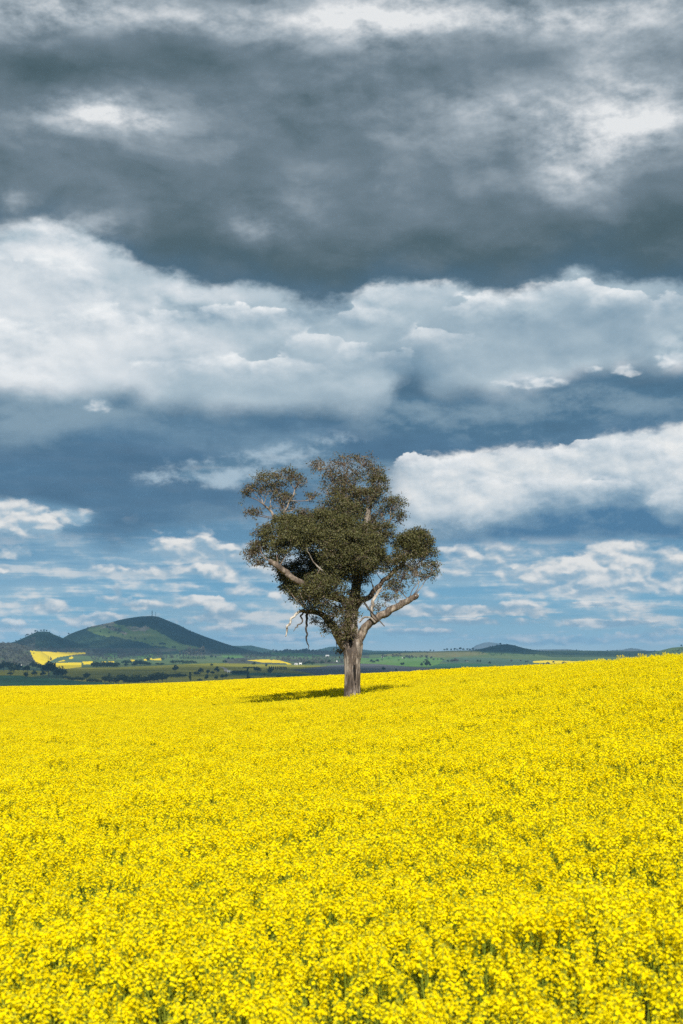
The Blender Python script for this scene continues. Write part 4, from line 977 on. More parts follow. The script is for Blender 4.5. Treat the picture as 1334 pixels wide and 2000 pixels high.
# ================================================================== trees of the valley
M_ftrunk = bark('far_trunk', (0.05, 0.04, 0.035), (0.12, 0.10, 0.085), (0.22, 0.19, 0.16), 2, 1)
M_fdark = leafy('dark_gum_foliage', (0.016, 0.030, 0.014), (0.040, 0.058, 0.024), 0.15, 0.7, spec=0.1)
M_fgrey = leafy('grey_gum_foliage', (0.050, 0.052, 0.040), (0.098, 0.092, 0.070), 0.15, 0.7, spec=0.1)
def crown_mesh(kind, k, mat):
    """unit-high tree: separate lumps of leaf sprays with gaps"""
    r = np.random.default_rng(100 + k)
    if kind == 'tall': lobes = [(r.normal(0, .07), r.normal(0, .07), z, .11, .10) for z in np.linspace(.42, .9, 6)]
    elif kind == 'low': lobes = [(math.cos(a) * .32, math.sin(a) * .25, r.uniform(.35, .55), .24, .22) for a in np.arange(0, 6.2, .9)] + [(0, 0, .72, .26, .2)]
    elif kind == 'narrow': lobes = [(r.normal(0, .03), r.normal(0, .03), z, w, .14) for z, w in ((.2, .13), (.38, .17), (.55, .17), (.72, .13), (.87, .08))]
    else: lobes = [(math.cos(a) * r.uniform(.18, .30), math.sin(a) * r.uniform(.15, .26), r.uniform(.48, .72), r.uniform(.14, .2), r.uniform(.12, .17)) for a in np.arange(0, 6.2, 1.1)] + [(r.normal(0, .06), 0, .82, .2, .15), (0, 0, .6, .2, .16)]
    V, T = [], []
    for x, y, z, rx, rz in lobes:
        n = 44
        u = r.normal(0, 1, (n, 3)); u /= np.linalg.norm(u, axis=1)[:, None]
        c = np.array([x, y, z]) + u * np.array([rx, rx, rz]) * r.uniform(.55, 1, n)[:, None]
        s = r.normal(0, 1, (n, 3)); s /= np.linalg.norm(s, axis=1)[:, None]
        t = np.cross(s, r.normal(0, 1, (n, 3))); t /= np.linalg.norm(t, axis=1)[:, None]
        h = r.uniform(.045, .085, n)[:, None]
        V.append(np.stack([c - s * h, c + t * h * .7, c + s * h, c - t * h * .7], 1).reshape(-1, 3))
        T.append(np.repeat(np.clip(r.normal(.5, .3) + r.normal(0, .2, n), 0, 1), 4))
    V = np.concatenate(V); V[:, 2] = np.minimum(V[:, 2], 1.0)
    return mesh('crown', V, [np.arange(len(V)).reshape(-1, 4)], [mat], None, False, {'tint': ('FLOAT', 'POINT', np.concatenate(T).astype(np.float32))})
def trunk_mesh(kind, k):
    b = MB(); r = np.random.default_rng(k)
    top = {'low': .45, 'narrow': .5, 'tall': .8}.get(kind, .6)
    tube(b, [(0, 0, -.06), (r.normal(0, .01), 0, top * .5), (r.normal(0, .03), r.normal(0, .03), top)], [.034, .024, .012], 6, 3, cap=False)
    for j in range(4 if kind != 'narrow' else 0):
        a = j * 1.7 + r.random(); z = top * r.uniform(.4, .7)
        tube(b, [(0, 0, z), (math.cos(a) * .1, math.sin(a) * .1, z + .09), (math.cos(a) * .22, math.sin(a) * .2, z + .2)], [.014, .010, .005], 4, 2, cap=False)
    return b.mesh('trunk', [M_ftrunk], True)
KINDS = {}
def kind_meshes(kind, tone, k):
    key = (kind, tone, k)
    if key not in KINDS: KINDS[key] = (crown_mesh(kind, k * 7 + len(kind), {'dark': M_fdark, 'grey': M_fgrey}[tone]), trunk_mesh(kind, k + 5))
    return KINDS[key]
N_TREES = 0
def tree(px, py, h, kind, tone, label, group=None, w=1.0, cat='tree', name='tree', y0=1100.0):
    global N_TREES
    x, y, z = at(px, py, y0)
    H = h * y / F * (1.3 if tone == 'dark' and y < 3600 else 1.12)
    cm, tm = kind_meshes(kind, tone, N_TREES % 4)
    r = empty(name, (x, y, z), rng.uniform(0, 6.28)); r.scale = (H * w, H * w, H)
    obj('crown', cm, r); obj('trunk', tm, r)
    tag(r, label, cat, group)
    N_TREES += 1
    return r
# -- big dark trees at the far left, each of its own size
G1 = 'dark trees beyond the crop at the far left'
for i, (px, py, h, w, lb) in enumerate([
        (119, 1323, 19, 1.1, 'rounded dark tree at the right end of the far left clump, by olive field'), (95, 1322, 25, 1.1, 'tallest dark tree of the far left clump, crown against the yellow field'),
        (104, 1321, 21, .9, 'dark tree wedged between the tallest and the rounded end tree of the clump'), (72, 1308, 13, 1.1, 'small dark tree at the foot of the triangular yellow field'), (63, 1306, 12, 1.1, 'small dark tree just left of the triangular yellow field'),
        (54, 1317, 15, .8, 'dark tree standing alone on the olive strip at the far left'), (27, 1315, 19, 1.0, 'tall dark tree second from the left edge of the picture'), (17, 1311, 15, 1.2, None), (7, 1311, 16, 1.3, None), (-4, 1311, 15, 1.2, None),
        (38, 1309, 11, 1.2, None), (46, 1313, 8, 1.2, None), (67, 1320, 10, 1.0, 'open crowned dark tree left of the big clump'), (51, 1328, 13, .8, 'dark tree low on the wheat field at the far left'), (84, 1323, 10, 1.2, None), (20, 1320, 7, 1.3, None), (110, 1324, 12, 1.2, None), (79, 1310, 10, 1.1, None), (88, 1315, 14, 1.1, None)]):
    tree(px, py, h, 'round' if i % 3 else 'low', 'dark', lb or 'smaller dark tree beyond the crop at far left', G1, w)
for px, py, h, w in [(128, 1327, 7, 1.5), (136, 1329, 7, 1.5), (143, 1330, 6, 1.6), (151, 1330, 8, 1.5), (160, 1331, 7, 1.5), (176, 1333, 8, 1.5), (185, 1334, 8, 1.5), (194, 1334, 6, 1.6)]:
    tree(px, py, h, 'low', 'dark', 'low bush along top of dark green field', 'bushes along the dark green field', w, 'bush', 'bush')
tree(169, 1331, 14, 'round', 'dark', 'dark round tree rising above the line of low bushes at the left')
G2 = 'dark trees in the row rising behind the crop at left'
for px, py, h, w in [(205, 1336, 13, 1.3), (222, 1337, 14, 1.3), (231, 1337, 15, 1.2), (241, 1338, 17, 1.2), (252, 1337, 15, 1.3), (262, 1337, 16, 1.3), (272, 1337, 17, 1.2), (283, 1337, 13, 1.4), (293, 1337, 15, 1.2), (301, 1337, 18, 1.0), (309, 1337, 19, 1.0), (317, 1336, 18, 1.0)]:
    tree(px, py, h, 'round' if px % 2 else 'low', 'dark', 'bushy tree in dense row behind crop at left', G2, w)
tree(212, 1335, 16, 'round', 'dark', 'dark tree poking up at the left end of the dense row', G2, .8)
tree(325, 1333, 14, 'round', 'dark', 'open dark tree just right of the dense row behind crop', G2, .8)
tree(342, 1314, 12, 'round', 'dark', 'lone dark tree with clear trunk on the olive field')
for px in (333, 339, 345, 351): tree(px, 1324.5 - (px - 333) * .1, 7.5, 'low', 'dark', 'low tree in short line under lone olive field tree', 'short line of low trees', 1.2)
for k, px in enumerate(np.arange(181, 231, 3.6)): tree(px, 1304.5, 8 + (k * 7 % 4), 'low' if k % 2 else 'round', 'dark', 'dark tree in row atop the olive field', 'row along the top of the olive field', 1.0)
for px, py, h, w in [(244, 1298, 8, 1.4), (251, 1297.5, 8, 1.4), (246, 1302, 6, 1.3), (262, 1301, 7, 1.4), (268, 1300, 10, 1.4), (275, 1300, 10, 1.4), (283, 1300.5, 8, 1.5), (290, 1300, 6, 1.7), (289, 1291, 8, .9), (318, 1290, 7, 1), (308, 1299, 4, 2), (316, 1299, 4, 2), (338, 1297, 7, 1.5), (347, 1296, 7, 1.5), (356, 1297, 7, 1.4), (365, 1297, 6.5, 1.5), (374, 1296.5, 6, 1.6), (381, 1296, 5, 1.6)]:
    tree(px, py, h, 'low', 'dark', 'dark clumped tree below the small yellow strips', 'clumped trees below the yellow strips', w)
for k, px in enumerate(np.linspace(352, 402, 16)): tree(px, 1287.5, 4 + k % 3, 'narrow', 'dark', 'pointed tree in row under the tall thin gums', 'row of small pointed trees', 1.1)
for k, px in enumerate([352, 358, 363, 369, 373, 378, 383, 389, 393, 398]): tree(px, 1285.5, [13, 12, 14, 20, 16, 18, 14, 19, 22, 21][k], 'tall', 'grey', 'tall thin grey gum right of hill foot', 'stand of tall thin grey gums', .85)
# -- paddock trees left of the gum
for px, py, h, w, kd, lb in [
        (392, 1319, 12, 1.0, 'round', 'dark dome shaped tree with a smaller one at its left foot'), (384, 1319.5, 8, 1.2, 'low', 'small dark tree at the left foot of the dome shaped tree'), (406, 1320, 10, .8, 'round', 'narrow dark paddock tree right of the dome shaped tree'), (404, 1323, 6, 1, 'low', 'low dark bush in front of the narrow paddock tree'),
        (415, 1317, 6, 1.3, 'low', 'dark bush left of the tall paddock tree by the sheds'), (424, 1317.5, 13, .8, 'round', 'tall dark paddock tree left of the white sheds'), (371, 1330, 14, .9, 'narrow', 'dark cone shaped tree just above the crop'), (403, 1330, 9, .9, 'round', 'ragged dark tree just above the crop, below the narrow paddock tree'),
        (390, 1331, 5, 1.6, 'low', 'low dark bush at the crop edge right of the cone shaped tree'), (422, 1330, 9, .9, 'round', 'small round tree above the crop, left of a leaning pair'), (434, 1328, 9, 1.0, 'round', 'left tree of the leaning pair above the crop'), (441, 1326.5, 9, 1.0, 'round', 'right tree of the leaning pair above the crop'),
        (484, 1327, 19, .55, 'narrow', 'tall narrow dark tree at the right end of the hedge'), (487, 1329, 8, 1.1, 'low', 'dark bush at the foot of the tall narrow tree'), (503, 1313.5, 10, 1.2, 'low', 'wide dark tree on the olive field between hedge and gum'), (496, 1301, 7, 1.1, 'round', 'dark tree just under the middle yellow field'),
        (413.5, 1301.5, 5, 1, 'low', 'tiny lone bush at the top edge of the olive field'), (413, 1285, 6, 1, 'low', 'larger of two small trees on the pale green slope'), (421, 1286.5, 5, .9, 'round', 'smaller of two small trees on the pale green slope'), (446.5, 1290, 7, 1, 'round', 'small round tree near the pale green slope, left of its bushy twin'), (454, 1288.5, 5, 1.2, 'low', 'bushy low tree right of the small round tree'),
        (439, 1295.5, 7, 1.3, 'low', 'dark bush at the bottom of the pale green slope'), (527.5, 1321, 14, .9, 'round', 'ragged dark tree left of the gum, just above the crop'), (520, 1304.5, 7, .8, 'round', 'dark tree at the left end of the short clipped row'), (516, 1321.5, 5, .9, 'round', 'tiny dark tree left of the ragged tree'), (544, 1325, 6, 1.2, 'low', 'low dark bush at the crop edge right of the ragged tree'),
        (629, 1297.5, 6, 1.4, 'low', 'round dark bush left of the white tank'), (643, 1297, 7, 1.1, 'round', 'dark tree between the round bush and the white tank'), (603, 1298, 7, 1.4, 'low', 'dark clump of trees right of the farm roofs'), (594, 1299, 5, 1.4, 'low', 'dark bush touching the farm roofs'), (611, 1299, 6, 1.3, 'low', 'dark bush between two others near the farm roofs'),
        (725, 1295, 7, 1.1, 'round', 'dark tree right of the gum trunk at the ploughed field edge'), (730, 1295, 5, 1.3, 'low', 'low bush at the ploughed field edge, right of the tree'), (737, 1293, 6, 1.4, 'low', 'wide bush behind the ploughed field edge'), (784, 1301.5, 6, .8, 'round', 'left trunk of the small forked pair on the green field'), (787.5, 1301.5, 6.5, .8, 'round', 'right trunk of the small forked pair on the green field'),
        (823.5, 1304, 8, .8, 'round', 'small dark tree left of the tallest one on the green field'), (834, 1305, 13, .8, 'round', 'tallest dark tree on the green field right of the gum'), (840, 1303, 6, .8, 'round', 'small tree at the right foot of the tallest one'), (774, 1313, 6, .9, 'round', 'faint dark tree on the ploughed field'), (749, 1310, 7, .9, 'low', 'dim dark bush on the ploughed field'),
        (875, 1294.5, 6, .9, 'round', 'small tree left of the wide grey one'), (933, 1295, 6.5, .8, 'round', 'left one of two dark trees on the right hand pasture'), (938, 1295, 6, .8, 'round', 'right one of two dark trees on the right hand pasture'), (956.5, 1297.5, 5, 1, 'low', 'dark bush below the two trees on the right hand pasture'), (862, 1289, 4, 1.2, 'low', 'small bush at the right end of the green field')]:
    tree(px, py, h, kd, 'dark', lb, 'paddock trees in the valley', w)
for px, py, h in [(343, 1324, 6), (350, 1323.5, 6), (356, 1323.5, 6.5), (361, 1323, 6)]: tree(px, py, h, 'low', 'dark', 'low bush in line left of cone shaped tree', 'line of low bushes left of the cone tree', 1.4, 'bush', 'bush')
for k, px in enumerate(np.arange(455, 483, 3.4)): tree(px, 1317.5, 6.5 + k % 2, 'low', 'dark', 'dark bush in the long hedge right of the white sheds', 'long hedge by the sheds', 1.3, 'bush', 'bush')
for k, px in enumerate(np.arange(526, 560, 4.1)): tree(px, 1308.5, 5.5, 'narrow', 'dark', 'small clipped tree in the short row left of the gum', 'short row of clipped trees', 1.4)
for px in (477, 481, 486, 491, 496): tree(px, 1305.5, 3.2, 'low', 'dark', 'low bush in the thin line above the hedge', 'thin line of low bushes', 1.6, 'bush', 'bush')
# -- trees along the skylines
SK = 'trees along the far skyline'
for px, h, lb in [(541, 3, 0), (548, 3, 0), (556, 5, 0), (561, 6, 0), (567, 5, 0), (573, 4, 0), (579, 5, 0), (587, 5, 0), (593, 6, 0), (598, 7, 0), (604, 5, 0), (611, 5, 0), (617, 4, 0)]:
    tree(px, 1273.5, h, 'round', 'grey', 'grey tree on skyline between hill and gum', SK, 1.3)
for px, py, h in [(777.5, 1274, 2.5), (792, 1274, 3), (796, 1274, 2.5), (806, 1273.5, 2), (812, 1273.5, 2.2), (820, 1273, 2.2), (829, 1273, 2), (840.5, 1272.5, 3.5), (847, 1272.5, 3), (868, 1271.5, 4), (873, 1271.5, 5), (881, 1271, 4), (888, 1271, 5), (893, 1271, 4), (899, 1271, 6.5), (905, 1271, 4.5), (913, 1271, 4.5), (918, 1271, 4), (924, 1271, 5), (930, 1271, 3.5)]:
    tree(px, py, h, 'round', 'dark', 'small tree on ridge line right of gum', 'trees on the ridge right of the gum', 1.25, y0=4200)
for px, py, h in [(957, 1265.5, 3), (962, 1263.5, 2.5), (971, 1262, 3.2), (977.5, 1260.5, 4.5), (990, 1259.5, 2), (1006, 1262, 2), (1018, 1266, 2.2), (1029, 1268.5, 2), (1036, 1269.8, 2)]:
    tree(px, py, h, 'round', 'dark', 'tiny tree on crest of dark right hill', 'trees on the dark hill at right', 1.2, y0=4900)
for px, py, h in [(31, 1254, 3.5), (50, 1244.5, 3.5), (53, 1242, 4.5), (56, 1241, 3), (62, 1239, 3), (69, 1236, 5), (73, 1235, 3), (80, 1234, 4), (86, 1234, 4.5), (91, 1234.5, 4), (97, 1236, 2.5), (116, 1244, 2.5), (134, 1240, 4), (40, 1249, 2.5)]:
    tree(px, py, h, 'round', 'dark', 'dark tree on crest of small wooded hill', 'trees on the small wooded hill', 1.1, y0=4500)
for px, py, h in [(358, 1226, 2), (371, 1233.5, 2.5), (378, 1236, 2), (389, 1240, 1.8), (172, 1227, 2.5), (196, 1235, 3), (213, 1237, 3.5), (230, 1239, 3), (240, 1241.5, 2.5), (255, 1247, 3), (264, 1248.5, 3.5), (283, 1250, 3.5), (298, 1259, 3), (313, 1260, 5), (318, 1260, 5), (322, 1260, 4), (337, 1266, 4), (341, 1267, 4), (300, 1231, 2.5), (210, 1226, 3), (200, 1221, 2)]:
    tree(px, py, h, 'low', 'dark', 'small dark tree on slope of main hill', 'trees dotted on the main hill', 1.2, y0=4500)
for px, py, h in [(1126, 1271.5, 3), (1131, 1271.5, 2), (1060, 1272, 1.8), (1090, 1272, 1.6), (1186, 1272, 2.4), (1196, 1272, 2), (1205, 1272, 2.6), (1248, 1272.5, 2), (1279, 1272.5, 2.2), (1331, 1263.5, 4)]:
    tree(px, py, h, 'round', 'dark', 'tiny tree on low far right skyline', 'trees on the far right skyline', 1.3, y0=4000)
# -- grey trees scattered over the right hand green field, and by the far yellow strip
for k in range(44):
    px = rng.uniform(742, 845); py = 1284 + (px - 742) * .035 + rng.normal(0, 3.2)
    tree(px, py, rng.uniform(3, 5), 'round', 'grey', 'grey gum on the green field right of big tree', 'grey gums on the green field', 1.25)
for px, py, h in [(884, 1295, 7), (889, 1295, 9), (893, 1294.5, 7), (881, 1294, 5), (909, 1293, 4), (913, 1293, 4), (847, 1291, 5), (855, 1290, 4), (866, 1291, 4), (999, 1293.5, 5), (1017, 1293, 4), (1027, 1295, 4.5), (1031, 1294, 3.5)]:
    tree(px, py, h, 'round', 'grey', 'grey tree on the pasture right of the gum', 'grey trees on the right hand pasture', 1.2)
for px, py, h in [(1062, 1297, 2.5), (1070, 1298, 5.5), (1081, 1295, 4.5), (1083, 1298, 3), (1091, 1298.5, 3), (1094, 1298.5, 3), (1101, 1298, 6.5), (1105, 1298.5, 5), (1120, 1298.5, 4.5), (1124, 1298.5, 4), (1133, 1299, 3.5), (1137, 1299, 3), (1150, 1297, 3), (1157, 1297, 2.5), (1164, 1297, 3)]:
    tree(px, py, h, 'low', 'grey', 'grey bush by thin yellow strip at right', 'grey trees along the right yellow strip', 1.2)
tree(98.5, 1290.5, 7, 'narrow', 'grey', 'lone grey tree standing in the triangular yellow field', None, .9)
tree(100.8, 1290.5, 5, 'narrow', 'grey', 'smaller grey tree beside the lone one in the triangular yellow field', None, .9)
tree(66, 1277, 2, 'low', 'dark', 'tiny dark bush near the top corner of the triangular yellow field', None, 1.4)
def ordinal(k):
    w = 'first second third fourth fifth sixth seventh eighth ninth tenth eleventh twelfth thirteenth fourteenth fifteenth sixteenth seventeenth eighteenth nineteenth twentieth'.split()
    return w[k] if k < len(w) else '%d%s' % (k + 1, {1: 'st', 2: 'nd', 3: 'rd'}.get((k + 1) % 10, 'th'))
def number_off():
    byl = {}
    for o in COL.objects:
        if o.get('category') in ('tree', 'bush') and o.get('group'): byl.setdefault(o['label'], []).append(o)
    for lb, os_ in byl.items():
        if len(os_) < 2: continue
        os_.sort(key=lambda o: o.location.x / o.location.y)
        for k, o in enumerate(os_): o['label'] = ('%s from the left: %s' % (ordinal(k), lb))
number_off()
print('LONG', [o['label'] for o in COL.objects if o.get('label') and len(o['label'].split()) > 16])
print('trees', N_TREES)

# -- woods too dense to count
def wood(name, label, polys, n, hr, mat, y0=1100.0, wide=1.3):
    V, T = [], []
    for (poly, share) in polys:
        poly = np.array(poly, float); lo, hi = poly.min(0), poly.max(0)
        m = int(n * share); got = 0
        while got < m:
            p = rng.uniform(lo, hi)
            if not in_poly(np.array([p[0]]), np.array([p[1]]), poly)[0]: continue
            got += 1
            x, y, z = at(p[0], p[1], y0); h = rng.uniform(*hr) * y / F; k = 26; w = h * wide * .38
            u = rng.normal(0, 1, (k, 3)); u /= np.linalg.norm(u, axis=1)[:, None]
            c = np.array([x, y, z + h * .58]) + u * np.array([w, w, h * .4]) * rng.uniform(.4, 1, k)[:, None]
            s = rng.normal(0, 1, (k, 3)); s /= np.linalg.norm(s, axis=1)[:, None]
            t = np.cross(s, rng.normal(0, 1, (k, 3))); t /= np.linalg.norm(t, axis=1)[:, None]
            r = rng.uniform(.09, .17, k)[:, None] * h
            V.append(np.stack([c - s * r, c + t * r, c + s * r, c - t * r], 1).reshape(-1, 3))
            V.append(np.array([[x - h * .02, y, z - .5], [x + h * .02, y, z - .5], [x + h * .015, y, z + h * .5], [x - h * .015, y, z + h * .5]]))
            T.append(np.repeat(np.clip(rng.normal(.5, .3) + rng.normal(0, .15, k + 1), 0, 1), 4))
    V = np.concatenate(V)
    o = obj(name, mesh(name, V, [np.arange(len(V)).reshape(-1, 4)], [mat], None, False, {'tint': ('FLOAT', 'POINT', np.concatenate(T).astype(np.float32))}))
    tag(o, label, 'woodland', None, 'stuff')
wood('woodland', 'grey gum woodland over the rise left of the triangular yellow field', [([(-60, 1252), (0, 1258), (28, 1259), (56, 1268), (62, 1284), (68, 1297), (30, 1304), (-60, 1303)], 1)], 520, (4, 6.5), M_fgrey)
wood('woodland', 'grey woodland belt under the foot of the main hill', [([(58, 1264), (110, 1266), (170, 1270), (300, 1276), (340, 1278), (300, 1281), (240, 1285), (180, 1292), (170, 1275), (70, 1271)], .55), ([(178, 1272), (260, 1276), (350, 1280), (350, 1287), (260, 1288), (200, 1291)], .45)], 480, (3, 5), M_fgrey)
wood('woodland', 'grey and brown scattered woodland across the valley middle', [([(410, 1272), (470, 1272), (480, 1277), (415, 1278)], .12), ([(465, 1273), (530, 1275), (530, 1286), (480, 1287)], .2), ([(455, 1290), (480, 1288), (484, 1293), (470, 1296)], .06), ([(530, 1272), (640, 1272), (690, 1277), (690, 1284), (640, 1277), (540, 1277)], .24), ([(540, 1284), (620, 1283), (690, 1286), (690, 1294), (620, 1297), (570, 1294), (540, 1288)], .38)], 520, (3, 5), M_fgrey)
wood('woodland', 'dark scrub scattered on the flanks of the wooded hills', [([(20, 1262), (60, 1245), (90, 1238), (120, 1249), (180, 1246), (200, 1262), (120, 1268), (60, 1266)], .6), ([(340, 1245), (380, 1246), (430, 1264), (350, 1262)], .25), ([(205, 1224), (235, 1228), (245, 1238), (215, 1233)], .08), ([(180, 1240), (260, 1250), (330, 1270), (180, 1268)], .12), ([(240, 1214), (300, 1206), (360, 1230), (420, 1256), (330, 1246), (300, 1222)], .14)], 1000, (1.5, 3.2), M_fdark, 4500)
wood('woodland', 'dark trees massed on the low ridges at right', [([(905, 1275), (960, 1272), (1040, 1272), (1050, 1282), (960, 1281)], .3), ([(1040, 1274), (1330, 1275), (1330, 1282), (1050, 1281)], .5), ([(1280, 1275), (1334, 1268), (1334, 1280), (1290, 1281)], .2)], 200, (1.6, 3), M_fdark, 4000)

# ================================================================== farm buildings, tank, lane, masts
def plain(name, c, rough=0.6):
    m, nt, o = new_mat(name)
    f = fac(noise(scaled(nt, objco(nt), .8, .8, .8), 1, 4, .6))
    pbsdf(nt, o, mixc(f, tuple(x * .8 for x in c), c), rough, 0.3)
    return m
M_wall, M_roof = plain('cream_wall', (.62, .58, .5)), plain('white_iron_roof', (.85, .85, .84), .4)
M_steel, M_dkroof = plain('mast_steel', (.10, .11, .12)), plain('grey_iron_roof', (.42, .42, .42), .45)
M_dark = plain('dark_opening', (.03, .03, .03))
def boxv(a, b): return np.array([[x, y, z] for z in (a[2], b[2]) for y in (a[1], b[1]) for x in (a[0], b[0])])
BOXQ = [(0, 2, 3, 1), (4, 5, 7, 6), (0, 1, 5, 4), (1, 3, 7, 5), (3, 2, 6, 7), (2, 0, 4, 6)]
def shed(px, py, wpx, hpx, roof, label, rz, group='farm buildings in the valley'):
    x, y, z = at(px, py); k = y / F; w, h = wpx * k, hpx * k; d = w * .55
    r = empty('farm_shed', (x, y, z), rz); tag(r, label, 'farm shed', group)
    b = MB(); b.add(boxv((-w / 2, -d / 2, -.5), (w / 2, d / 2, h * .6)), BOXQ); obj('wall', b.mesh('wall', [M_wall]), r)
    b = MB(); e = w * .03
    b.add([(-w / 2 - e, -d / 2 - e, h * .58), (w / 2 + e, -d / 2 - e, h * .58), (w / 2 + e, 0, h), (-w / 2 - e, 0, h), (-w / 2 - e, d / 2 + e, h * .58), (w / 2 + e, d / 2 + e, h * .58),
           (-w / 2 - e, -d / 2 - e, h * .63), (w / 2 + e, -d / 2 - e, h * .63), (w / 2 + e, 0, h * 1.06), (-w / 2 - e, 0, h * 1.06), (-w / 2 - e, d / 2 + e, h * .63), (w / 2 + e, d / 2 + e, h * .63)],
          [(6, 7, 8, 9), (9, 8, 11, 10), (0, 3, 2, 1), (3, 4, 5, 2), (0, 1, 7, 6), (4, 10, 11, 5), (1, 2, 8, 7), (2, 5, 11, 8), (3, 0, 6, 9), (4, 3, 9, 10)])
    obj('roof', b.mesh('roof', [roof]), r)
    b = MB(); b.add(boxv((-w * .18, -d / 2 - .12, 0), (w * .12, -d / 2 - .02, h * .45)), BOXQ); obj('door', b.mesh('door', [M_dark]), r)
shed(446.5, 1314, 6.5, 4.2, M_roof, 'brightest white farm shed at the end of the gravel lane', .15)
shed(453.5, 1313.6, 4, 3.4, M_dkroof, 'smaller grey shed right beside the white one', .1)
shed(639.5, 1283, 7, 3.4, M_roof, 'white roofed farmhouse on the green slope just left of the gum', -.1)
shed(578, 1299, 6, 3.6, M_dkroof, 'low grey farmhouse at the right tip of the middle yellow field', .2)
shed(587, 1298, 5, 3.2, M_roof, 'pale farm shed beside the low grey farmhouse', -.2)
shed(747, 1284, 4, 2.0, M_dkroof, 'pale shed right of the gum where the grey trees begin', .1)
shed(786, 1286, 2.6, 1.8, M_dkroof, 'small pale shed among the grey trees right of the gum', 0)
shed(913, 1292, 2.6, 2.0, M_roof, 'small white shed on the pasture below the dark hill at right', 0)
shed(41, 1301, 3.4, 2.6, M_roof, 'small white shed among the dark trees at the far left', .2)
def tank():
    x, y, z = at(658, 1297); k = y / F; H = 7 * k
    r = empty('water_tank', (x, y, z)); tag(r, 'small white tank on a tower just left of the gum trunk', 'water tank')
    b = MB(); tube(b, [(0, 0, H * .62), (0, 0, H * .9)], [1.1 * k] * 2, 14, 1); obj('tank', b.mesh('tank', [M_roof], True), r)
    b = MB(); tube(b, [(0, 0, H * .9), (0, 0, H)], [1.2 * k, .1 * k], 14, 1); obj('roof', b.mesh('roof', [M_roof], True), r)
    for sx_, sy_ in ((-1, -1), (1, -1), (1, 1), (-1, 1)):
        b = MB(); tube(b, [(sx_ * 1.0 * k, sy_ * 1.0 * k, -.5), (sx_ * .7 * k, sy_ * .7 * k, H * .63)], [.2 * k] * 2, 5, 1); obj('leg', b.mesh('leg', [M_steel]), r)
tank()
def lane():
    a, b_ = at(431.5, 1303.2), at(447, 1312.5); v = []
    for t in np.linspace(0, 1, 30):
        u = 431.5 + (447 - 431.5) * t; yy = a[1] + (b_[1] - a[1]) * t; xx = (u - CX) / F * yy + math.sin(t * 5) * 3
        for s in (-1, 1): v.append((xx + s * 4, yy, 0.0))
    v = np.array(v); v[:, 2] = valley(v[:, 0], v[:, 1]) + .35
    q = [(2 * i, 2 * i + 1, 2 * i + 3, 2 * i + 2) for i in range(29)]
    tag(obj('gravel_lane', mesh('gravel_lane', v, [q], [M_lane])), None, None, None, 'structure')
lane()
def mast(px, py, hpx, wpx, label, dishes):
    x, y, z = at(px, py, 4500); k = y / F; H, w = hpx * k, wpx * k
    r = empty('radio_mast', (x, y, z - .5)); tag(r, label, 'radio mast', 'masts on the hill top')
    cor = [(math.cos(a), math.sin(a)) for a in (.5, 2.6, 4.7)]
    for cx, cy in cor:
        b = MB(); tube(b, [(cx * w * .5, cy * w * .5, 0), (cx * w * .28, cy * w * .28, H)], [w * .13] * 2, 5, 1); obj('leg', b.mesh('leg', [M_steel]), r)
    b = MB()
    for i in range(9):
        for j in range(3):
            f0, f1 = .5 - .22 * i / 9, .5 - .22 * (i + 1) / 9; p, q = cor[j], cor[(j + 1) % 3]
            tube(b, [(p[0] * w * f0, p[1] * w * f0, H * i / 9), (q[0] * w * f1, q[1] * w * f1, H * (i + 1) / 9)], [w * .06] * 2, 4, 1)
    obj('bracing', b.mesh('bracing', [M_steel]), r)
    for t in dishes:
        b = MB(); tube(b, [(0, -w * .5, H * t), (0, -w * .95, H * t)], [w * .42, w * .5], 12, 1); obj('dish', b.mesh('dish', [M_steel], True), r)
    b = MB(); tube(b, [(0, 0, H), (0, 0, H * 1.12)], [w * .09, w * .05], 5, 1); obj('antenna', b.mesh('antenna', [M_steel]), r)
mast(297, 1204, 11.5, 1.5, 'taller thicker radio mast on the top of the main hill', (.93, .78, .6))
mast(304, 1204.6, 9, .9, 'shorter thinner radio mast beside the tall one on the hill top', (.85,))

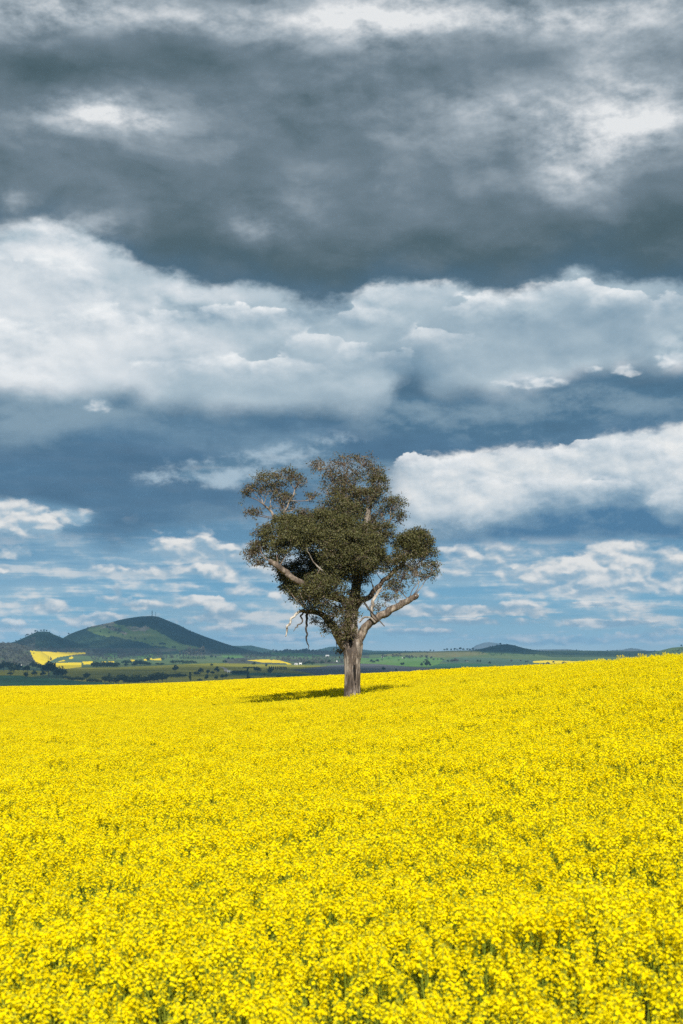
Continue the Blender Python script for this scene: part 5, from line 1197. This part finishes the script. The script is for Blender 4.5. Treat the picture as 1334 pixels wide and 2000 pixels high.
# ================================================================== clouds added out of view to shade the valley and hills
SHADE_CLOUD_PASS = 0.74      # share of light each skin lets through, setting the shade's depth
def cloud():
    m, nt, o = new_mat('shade_cloud')
    d = nt.nodes.new('ShaderNodeBsdfDiffuse'); d.inputs[0].default_value = (.9, .9, .92, 1)
    t = nt.nodes.new('ShaderNodeBsdfTransparent'); mx = nt.nodes.new('ShaderNodeMixShader'); mx.inputs[0].default_value = SHADE_CLOUD_PASS
    nt.links.new(d.outputs[0], mx.inputs[1]); nt.links.new(t.outputs[0], mx.inputs[2]); nt.links.new(mx.outputs[0], o.inputs[0])
    b = MB(); r = np.random.default_rng(5)
    na, ne = 40, 20
    A, B = np.meshgrid(np.arange(na) * 2 * math.pi / na, np.linspace(-math.pi / 2, math.pi / 2, ne))
    U = np.stack([np.cos(A) * np.cos(B), np.sin(A) * np.cos(B), np.sin(B)], -1).reshape(-1, 3)
    i = np.arange(ne - 1)[:, None] * na + np.arange(na)[None]; j = np.arange(ne - 1)[:, None] * na + (np.arange(na)[None] + 1) % na
    Q = np.stack([i, j, j + na, i + na], -1).reshape(-1, 4)
    for h, x0, x1, y0, y1, st in SHADE_CLOUDS:
        b = MB()
        ox, oy = sx / sz * h, sy / sz * h                 # up the sun's rays from the ground it shades
        for gx in np.arange(x0, x1, st):
            for gy in np.arange(y0, y1, st):
                cx, cy = gx + r.normal(0, st * .2), gy + r.normal(0, st * .2); R_ = r.uniform(.72, .98) * st
                n = .75 + .5 * fbm(U[:, 0] * 1.5 + gx * .01, U[:, 1] * 1.5 + U[:, 2] + gy * .01, 4, 3)
                v = U * n[:, None] * R_; v[:, 2] = np.where(v[:, 2] > 0, v[:, 2] * .9, v[:, 2] * .25)
                b.add(v + [cx + ox, cy + oy, h], Q)
        c = obj('cloud', b.mesh('cloud', [m], True)); tag(c, 'unseen cloud added overhead to shade the valley and hills', 'cloud', None, 'stuff')
# height, then the stretch of ground each one shades
SHADE_CLOUDS = [(2300, -1500, 1501, 1500, 2860, 330), (3000, -1300, -700, 4820, 5120, 240), (3000, -950, -640, 5560, 7000, 260), (3000, -620, 60, 4950, 7000, 300), (3000, 380, 1700, 5000, 7500, 420)]
cloud()

# ================================================================== air between here and the hills
def haze():
    a, b = (-17500, -600, -62), (17500, 17500, 192)
    bm = MB(); bm.add(boxv(a, b), BOXQ)
    m, nt, o = new_mat('haze_air')
    v = nt.nodes.new('ShaderNodeVolumePrincipled')
    v.inputs['Color'].default_value = (0.28, 0.63, 1.0, 1); v.inputs['Density'].default_value = 6.5e-5; v.inputs['Anisotropy'].default_value = 0.0
    nt.links.new(v.outputs[0], o.inputs['Volume'])
    h = obj('haze', bm.mesh('haze', [m])); tag(h, 'thin blue air between the crop and the far hills', 'haze', None, 'stuff')
haze()
